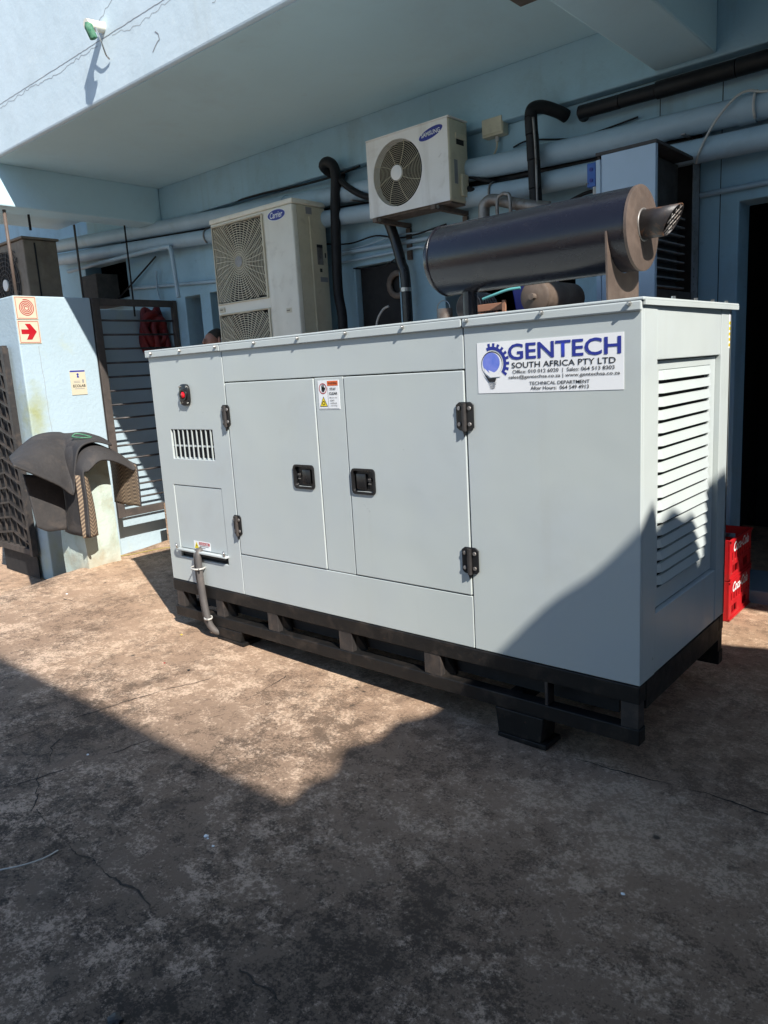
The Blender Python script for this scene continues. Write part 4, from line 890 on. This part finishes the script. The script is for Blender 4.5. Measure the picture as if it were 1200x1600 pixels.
# stay-clear sticker
kx0, kx1, kz0, kz1 = -1.592, -1.452, 1.424, 1.562
wg = B().box(kx0, kx1, -.0015, -.0002, kz0, kz1).done('warning_sticker', WHITE, G)
P = Plane2((kx0, -.0015, kz1), (kx1-kx0, 0, 0), (0, 0, -(kz1-kz0)), (0, -1, 0))
P.poly('sticker_header', [[(.46, .03), (.96, .03), (.96, .19), (.46, .19)]], ORANGE, wg); P.text('sticker_text', 'WARNING', .50, .92, .15, .07, BLACKP, wg, .01)
P.text('sticker_text', 'STAY', .57, .86, .35, .26, BLACKP, wg, .02); P.text('sticker_text', 'CLEAR', .53, .92, .50, .41, BLACKP, wg, .02)
for k, s_ in enumerate(('Machine may', 'start', 'without', 'warning')): P.text('sticker_text', s_, .56 if k else .54, (.9, .76, .88, .88)[k], .63+.09*k, .57+.09*k, GREYP, wg, .01)
P.poly('sticker_symbol', strip(circ(.24, .28, .17, .17, 30)+[(.41, .28)], .03), REDB, wg); P.poly('sticker_symbol', [circ(.25, .31, .08, .09, 16), [(.17, .17), (.20, .17), (.21, .3), (.18, .3)], [(.22, .14), (.25, .14), (.25, .3), (.22, .3)], [(.27, .15), (.30, .15), (.30, .3), (.27, .3)], [(.31, .26), (.36, .23), (.35, .31), (.3, .34)]], BLACKP, wg)
P.poly('sticker_symbol', [[(.24, .55), (.43, .90), (.05, .90)]], BLACKP, wg); P.poly('sticker_symbol', [[(.24, .59), (.40, .885), (.08, .885)]], YELLOW, wg, .0014); P.poly('sticker_symbol', strip(circ(.24, .78, .06, .06, 16)+[(.30, .78)], .025), BLACKP, wg, .0018)
P.poly('sticker_border', strip([(.03, .97), (.97, .97)], .012)+strip([(.47, .25), (.47, .97)], .01), GREYP, wg)
wl = B().box(-2.762, -2.60, .0015, .0028, .598, .648).done('warning_label', WHITE, G)
P = Plane2((-2.762, .0015, .648), (.162, 0, 0), (0, 0, -.05), (0, -1, 0))
P.poly('label_header', [[(.33, .08), (.98, .08), (.98, .42), (.33, .42)]], REDB, wl); P.text('label_text', 'DANGER', .38, .92, .37, .14, WHITE, wl, .01); P.poly('label_symbol', [[(.17, .08), (.31, .92), (.03, .92)]], YELLOW, wl); P.poly('label_symbol', [[(.18, .3), (.14, .6), (.18, .6), (.16, .85), (.22, .52), (.18, .52)]], BLACKP, wl, .0015)
P.poly('label_text', [[(.36, .52), (.9, .52), (.9, .6), (.36, .6)], [(.36, .74), (.7, .74), (.7, .82), (.36, .82)]], GREYP, wl)
# end panel with louvres (faces +x)
ly0, ly1, lz0, lz1 = .145, .858, .622, 1.571
def epanel(name, y0, y1, z0, z1, holes=(), x0=-.03, x1=-.0): return plate(y0, y1, z0, z1, holes, YZ, x0, x1).bevel(.003, 2).done(name, GREY, G)
epanel('corner_post', .0185, .143, Bz, 1.764, x1=.0); epanel('corner_post', .862, W_, Bz, 1.764, x1=.0)
epanel('end_header', .145, .860, 1.574, 1.764, x1=-.0025); epanel('end_sill', .145, .860, Bz, .619, x1=-.0025)
lp = plate(ly0+.002, ly1-.002, lz0+.002, lz1-.002, [(.215, .79, .70, 1.535)], YZ, -.05, -.022).bevel(.002, 1).done('louvre_panel', GREY, G)
for y in (.143, .8585): B().box(-.06, -.001, y, y+.0015, lz0, lz1).done('recess_edge', GREY, G)
sm_ = None; n = 17; pitch = .835/n
for k in range(n):
    zt = 1.535-pitch*k
    if sm_ is None:
        b = B(); s = []
        for (y, e) in ((.215, 0), (.235, 1), (.77, 1), (.79, 0)):
            s.append([b.bm.verts.new((-.0265, y, -.001)), b.bm.verts.new((-.0225+.004*e, y, -.004)), b.bm.verts.new((-.0225+.014*e, y, -.036)), b.bm.verts.new((-.0245+.014*e, y, -.037)), b.bm.verts.new((-.0285, y, -.006))])
        for a, c in zip(s, s[1:]):
            for i in range(5): b.bm.faces.new((a[i], a[(i+1) % 5], c[(i+1) % 5], c[i]))
        b.bm.faces.new(s[0]); b.bm.faces.new(s[-1])
        o = b.done('slat', GREY, lp, R(25)); sm_ = o.data
    else: o = link('slat', sm_, None, lp)
    o.location.z = zt
P = Plane2((.0, .955, 1.60), (0, .02, 0), (0, 0, .145), (1, 0, 0))
stk = P.poly('serial_sticker', [[(0, 0), (1, 0), (1, 1), (0, 1)]], WHITE, G, .0008); P.poly('sticker_mark', [[(.1, .05+.16*k), (.9, .05+.16*k), (.9, .14+.16*k), (.1, .14+.16*k)] for k in range(5)], YELLOW, stk, .0014)
# rear and left sides
B().box(-L_, -.0, W_-.018, W_-.001, Bz, 1.764).done('rear_panel', GREY, G); B().box(-L_, -L_+.018, .0185, W_-.02, Bz, 1.764).bevel(.003).done('left_end_panel', GREY, G)
# silencer on the roof
sy, sz, sr = .5, 2.088, .160
sil = B(); sil.tube([(-1.205, sy, sz), (-1.205, sy, sz), (-1.195, sy, sz), (-1.16, sy, sz), (-.24, sy, sz), (-.212, sy, sz)], [.02, .10, .142, sr, sr, sr], 48); silo = sil.done('silencer', SILB, G, R(35))
B().tube([(-.2115, sy, sz), (-.2, sy, sz), (-.197, sy, sz)], [sr+.004, sr+.004, sr-.004], 48).done('end_cap', RUSTB, silo, R(40))
B().tube([(-1.15, sy-sr*.05, sz+sr), (-.22, sy-sr*.05, sz+sr)], .003, 6).done('weld_seam', SILB, silo)
B().ring((-1.166, sy, sz), (1, 0, 0), sr-.004, sr+.003, .006, 48).done('weld_seam', SILB, silo, True)
b = B(); n = 28; C1 = []; C2 = []; rt = .056
for k in range(n):
    a = 2*math.pi*k/n; dy, dz = rt*math.cos(a), rt*math.sin(a)
    C1.append(b.bm.verts.new((-.199, sy+dy, sz+.012+dz))); C2.append(b.bm.verts.new((-.080+.6*dz, sy+dy, sz+.012+dz)))
for k in range(n): b.bm.faces.new((C1[k], C1[(k+1) % n], C2[(k+1) % n], C2[k]))
o = b.done('tail_pipe', SOOT, silo, R(60)); md = o.modifiers.new('solidify', 'SOLIDIFY'); md.thickness = .004
B().ring((-.199, sy, sz+.012), (1, 0, 0), .054, .064, .006, 28).done('weld_bead', GALV, silo, True)
b = B()
for k in range(-3, 4):
    q = k*.031; hw = math.sqrt(max(.0606**2-q*q, 0))
    if hw > .01:
        for s_ in (-1, 1):   # diamond mesh in the slanted mouth
            pts = []
            for j in range(9):
                tt = -1+2*j/8; yy = q*.9+s_*tt*.05; zz_ = tt*.065
                if math.hypot(yy, zz_) < .054: pts.append((-.080+.6*zz_+.001, sy+yy, sz+.012+zz_))
            if len(pts) > 1: b.tube(pts, .0022, 5)
b.done('mesh_guard', GALV, silo, True)
B().tube([(-1.035, sy, H_-.002), (-1.035, sy, sz-sr+.012)], .036, 16).done('inlet_pipe', SILB, silo, R(40))
poly = [(.352, H_), (.352, 2.065), (.335, 2.085)]
poly = [(.35, H_+.001), (.65, H_+.001), (.65, 2.02)]+[(sy+.1625*math.cos(R(a)), sz+.1625*math.sin(R(a))) for a in range(-20, -165, -8)]+[(.337, 2.075), (.335, 2.06)]
B().prism([(-.285, y, z) for y, z in poly], (.008, 0, 0)).done('support_plate', RUSTB, G)

# power cables
t = thing('power_cable', (-2.72, -.04, 0), 'two grey black cables coming out of the generator hatch to the ground', 'cable')
cp = [(-2.70, .03, .60), (-2.695, -.02, .58), (-2.688, -.030, .48), (-2.675, -.034, .33), (-2.655, -.036, .22), (-2.635, -.03, .14), (-2.61, .0, .095), (-2.58, .08, .08), (-2.5, .3, .07)]
B().tube(bez(cp), .020, 14).done('cable', CABLE, t, True)
B().tube(bez([(x-.034-.004*math.sin(z*16), y+.006, z) for x, y, z in cp]), .0125, 12).done('cable', CABLE, t, True)
B().ring((-2.703, -.028, .488), (.06, 0, 1), .040, .044, .010, 20).done('cable_tie', TIE, t, True)
B().tube([(-2.665, -.05, .494), (-2.64, -.06, .498)], .005, 6).done('tie_tail', TIE, t)
B().ring((-2.645, -.034, .182), (.15, -.1, 1), .0215, .026, .012, 20).done('cable_tie', TIE, t, True)
B().tube([(-2.63, -.06, .188), (-2.60, -.065, .195)], .005, 6).done('tie_tail', TIE, t)

# ------------------------------------------------------------------ clutter behind the generator
tb = thing('workbench', (-1.5, 1.45, 0), 'dark bench behind the generator holding old parts', 'bench')
B().box(-2.1, -.98, 1.25, 1.75, 1.80, 1.84).bevel(.004).done('top', WEATH, tb)
for (x, y) in ((-2.06, 1.28), (-1.02, 1.28), (-2.06, 1.7), (-1.02, 1.7)): B().box(x-.02, x+.02, y-.02, y+.02, 0, 1.799).done('leg', WEATH, tb)
t = thing('old_tank', (-1.13, 1.45, 1.84), 'brown round tank lying under the right end of the silencer', 'tank')
B().tube([(-1.13, 1.275, 1.945), (-1.13, 1.285, 1.945), (-1.13, 1.72, 1.945)], [.075, .09, .09], 28).done('body', BROWNC, t, R(40)); B().tube([(-1.13, 1.285, 1.945), (-1.13, 1.24, 1.945)], .018, 10).done('valve', RUSTY, t)
t = thing('wooden_crate', (-1.45, 1.35, 1.84), 'small reddish wooden crate behind the silencer', 'crate')
for z in (1.845, 1.895): B().box(-1.58, -1.32, 1.27, 1.285, z, z+.04).bevel(.003).done('slat', WOOD, t)
for x in (-1.585, -1.325): B().box(x, x+.02, 1.255, 1.269, 1.842, 1.945).done('corner_post', WOOD, t)
B().box(-1.58, -1.32, 1.286, 1.55, 1.842, 1.856).done('base', WOOD, t)
pipe('teal_pipe', [(-1.43, 1.22, 1.96), (-1.36, 1.22, 1.975), (-1.27, 1.23, 1.995), (-1.2, 1.25, 2.0)], .008, TEAL, 'thin teal pipe lying on the wooden crate')
t = thing('blue_bin', (-1.35, 1.6, 1.84), 'dark blue plastic bin on the bench behind the crate', 'bin')
B().hexa([(-1.42, 1.58, 1.842), (-1.24, 1.58, 1.842), (-1.24, 1.72, 1.842), (-1.42, 1.72, 1.842), (-1.45, 1.56, 2.08), (-1.21, 1.56, 2.08), (-1.21, 1.74, 2.08), (-1.45, 1.74, 2.08)]).bevel(.01).done('body', BLUEP, t); B().box(-1.46, -1.2, 1.55, 1.75, 2.081, 2.1).bevel(.005).done('rim', BLUEP, t)
t = thing('old_motor', (-1.72, 1.5, 1.84), 'grey wire-wound motor behind the silencer inlet pipe', 'motor')
B().tube([(-1.66, 1.4, 1.94), (-1.66, 1.62, 1.94)], .085, 20).done('body', WEATH, t, R(40)); B().box(-1.76, -1.56, 1.42, 1.6, 1.841, 1.865).done('foot', WEATH, t)
for k in range(7): B().ring((-1.66, 1.41+.03*k, 1.94), (0, 1, 0), .085, .093, .008, 20).done('fin', GALV, t)
t = thing('paint_tin', (-1.85, 1.42, 1.84), 'small pale tin with wire handle left of the inlet pipe', 'tin')
B().tube([(-1.85, 1.42, 1.841), (-1.85, 1.42, 1.95)], .05, 18).done('body', GALV, t, R(40)); B().tube([(-1.85+.05*math.cos(a), 1.41, 1.95+.05*math.sin(a)) for a in [math.pi*k/10 for k in range(11)]], .003, 5).done('handle', STEEL, t)

# drinks crates
def crate(z, label):
    t = thing('drinks_crate', (-.41, 2.16, z), label, 'crate', 'stacked red drinks crates')
    y0, y1, x0, x1, h = 1.955, 2.375, -.57, -.25, .247
    hs = [(y0+.05, y0+.16, .035, .085), (y0+.26, y0+.37, .035, .085)]+[(y0+.035+.05*k, y0+.065+.05*k, .115, .165) for k in range(8)]
    plate(y0, y1, z+.002, z+h, [(a, c, z+p, z+q) for a, c, p, q in hs], YZ, x1-.012, x1).bevel(.002, 1).done('side', RED, t)
    plate(y0, y1, z+.002, z+h, [(a, c, z+p, z+q) for a, c, p, q in hs], YZ, x0, x0+.012).done('side', RED, t)
    for y in (y0, y1-.012): plate(x0+.0125, x1-.0125, z+.002, z+h, [(x0+.09, x1-.09, z+.17, z+.2), (x0+.05, x0+.14, z+.04, z+.12), (x1-.14, x1-.05, z+.04, z+.12)], XZ, y, y+.012).done('side', RED, t)
    B().box(x0+.0125, x1-.0125, y0+.0125, y1-.0125, z+.002, z+.012).done('base', RED, t)
    for k in (1, 2, 3, 4, 5): B().box(x0+.0125, x1-.0125, y0+k*.07-.003, y0+k*.07+.003, z+.0125, z+.1).done('divider', RED, t)
    for zz2 in (z+.0, z+h-.018): B().box(x1+.0005, x1+.006, y0-.002, y1+.002, zz2+.004, zz2+.016).done('rim', RED, t)
    P = Plane2((x1, y0, z), (0, 1, 0), (0, 0, 1), (1, 0, 0)); P.text('lettering', 'Coca-Cola', .06, .36, .168, .228, WHITE, t, .02, .35, .002)
crate(gz(-.4)-.003, 'red drinks crate on the ground at right, lower of the two'); crate(gz(-.4)+.247, 'red drinks crate at right stacked on another red crate')

# person almost hidden behind the generator
def skinned(name, V, E, Rd, m, parent, sub=2):
    me = bpy.data.meshes.new(name); me.from_pydata(V, E, []); o = link(name, me, m, parent)
    md = o.modifiers.new('skin', 'SKIN'); md.use_smooth_shade = True
    for i, r in enumerate(Rd): me.skin_vertices[0].data[i].radius = r if isinstance(r, tuple) else (r, r)
    me.skin_vertices[0].data[0].use_root = True
    s = o.modifiers.new('sub', 'SUBSURF'); s.levels = sub; s.render_levels = sub
    return o
px, py, pz = -5.17, 2.13, .31
pe = thing('person', (px, py, pz), 'person with short dark hair almost hidden behind the generator and the big air conditioner', 'person')
Q = lambda l: [(px+a, py+c, pz+z) for a, c, z in l]
V = Q([(0, 0, .92), (0, 0, 1.12), (0, 0, 1.33), (0, 0, 1.45), (0, -.01, 1.52), (0, -.02, 1.60), (0, -.025, 1.68), (0, -.02, 1.74), (-.18, 0, 1.40), (-.22, .02, 1.12), (-.22, -.05, .88), (-.22, -.07, .80), (.18, 0, 1.40), (.22, .02, 1.12), (.22, -.05, .88), (.22, -.07, .80), (-.09, 0, .86), (-.1, .0, .48), (-.1, .03, .08), (-.1, -.1, .04), (.09, 0, .86), (.1, 0, .48), (.1, .03, .08), (.1, -.1, .04)])
E_ = [(0, 1), (1, 2), (2, 3), (3, 4), (4, 5), (5, 6), (6, 7), (2, 8), (8, 9), (9, 10), (10, 11), (2, 12), (12, 13), (13, 14), (14, 15), (0, 16), (16, 17), (17, 18), (18, 19), (0, 20), (20, 21), (21, 22), (22, 23)]
Rd = [(.13, .10), (.12, .09), (.14, .10), .06, .055, (.068, .082), (.078, .095), (.055, .07), .055, .042, .03, .028, .055, .042, .03, .028, .085, .055, .04, .035, .085, .055, .04, .035]
skinned('body', V, E_, Rd, SKIN, pe)
skinned('shirt', Q([(0, 0, .95), (0, 0, 1.12), (0, 0, 1.33), (0, 0, 1.43), (-.18, 0, 1.40), (-.215, .015, 1.2), (.18, 0, 1.40), (.215, .015, 1.2)]), [(0, 1), (1, 2), (2, 3), (2, 4), (4, 5), (2, 6), (6, 7)], [(.15, .12), (.14, .11), (.16, .12), .075, .07, .06, .07, .06], SHIRT, pe)
skinned('trousers', Q([(0, 0, .94), (-.09, 0, .86), (-.1, 0, .48), (-.1, .03, .1), (.09, 0, .86), (.1, 0, .48), (.1, .03, .1)]), [(0, 1), (1, 2), (2, 3), (0, 4), (4, 5), (5, 6)], [(.145, .115), .1, .075, .06, .1, .075, .06], TROUS, pe)
skinned('hair', Q([(0, .02, 1.66), (0, .0, 1.73), (0, -.02, 1.765)]), [(0, 1), (1, 2)], [(.085, .085), (.086, .1), (.05, .06)], HAIR, pe)
for s_ in (-1, 1): B().tube([(px+s_*.082, py-.015, pz+1.62), (px+s_*.09, py-.01, pz+1.655), (px+s_*.084, py-.01, pz+1.69)], [.010, .016, .010], 8).done('ear', SKIN, pe, True)
B().tube([(px, py-.12, pz+1.68), (px, py-.135, pz+1.64), (px, py-.115, pz+1.63)], [.01, .016, .008], 8).done('nose', SKIN, pe, True)

# ------------------------------------------------------------------ litter on the ground
def bit(name, x, y, s, m, label, cat, seed):
    rnd = random.Random(seed); b = B()
    bmesh.ops.create_icosphere(b.bm, subdivisions=2, radius=s)
    for v in b.bm.verts: v.co = Vector((v.co.x*rnd.uniform(.8, 1.5), v.co.y*rnd.uniform(.6, 1.2), v.co.z*.45))+Vector((x, y, gz(x)+s*.35))
    b.done(name, m, None, label=label, cat=cat)
rnd = random.Random(5); b = B()
for k in range(6): bit('foil_scrap', -1.072+rnd.uniform(-.03, .03), -1.241+rnd.uniform(-.02, .02), rnd.uniform(.004, .009), WHITE, 'tiny pale scrap of foil on the shaded concrete', 'litter', k) if k == 0 else None
for k, (x, y, s, m, lab) in enumerate(((-1.05, -1.235, .004, WHITE, 'second tiny pale scrap beside the foil'), (-1.0, -1.25, .005, WHITE, 'third tiny pale scrap beside the foil'), (-2.55, -.42, .006, REDB, 'small red scrap on the sunlit concrete'), (-2.35, -.40, .009, BLACKP, 'small black stone on the sunlit concrete'),
        (-4.3, -.1, .008, WHITE, 'small pale stone near the pillar'), (-2.85, -.10, .007, YELLOW, 'small yellow leaf near the cable end'), (-.62, -1.84, .02, BLACKP, 'black stone at the bottom picture edge'), (-1.95, -1.2, .006, WHITE, 'small pale stone at left in the shade'), (.2, -.62, .006, WHITE, 'tiny pale stone in the shade at right'))):
    bit('stone' if 'stone' in lab else 'scrap', x, y, s, m, lab, 'litter', 20+k)
pipe('straw', [(-1.5, -1.83, gz(-1.5)+.012), (-1.42, -1.74, gz(-1.4)+.02), (-1.40, -1.66, gz(-1.4)+.012), (-1.41, -1.6, gz(-1.4)+.006)], .0025, TIE, 'thin pale straw lying at the left picture edge')
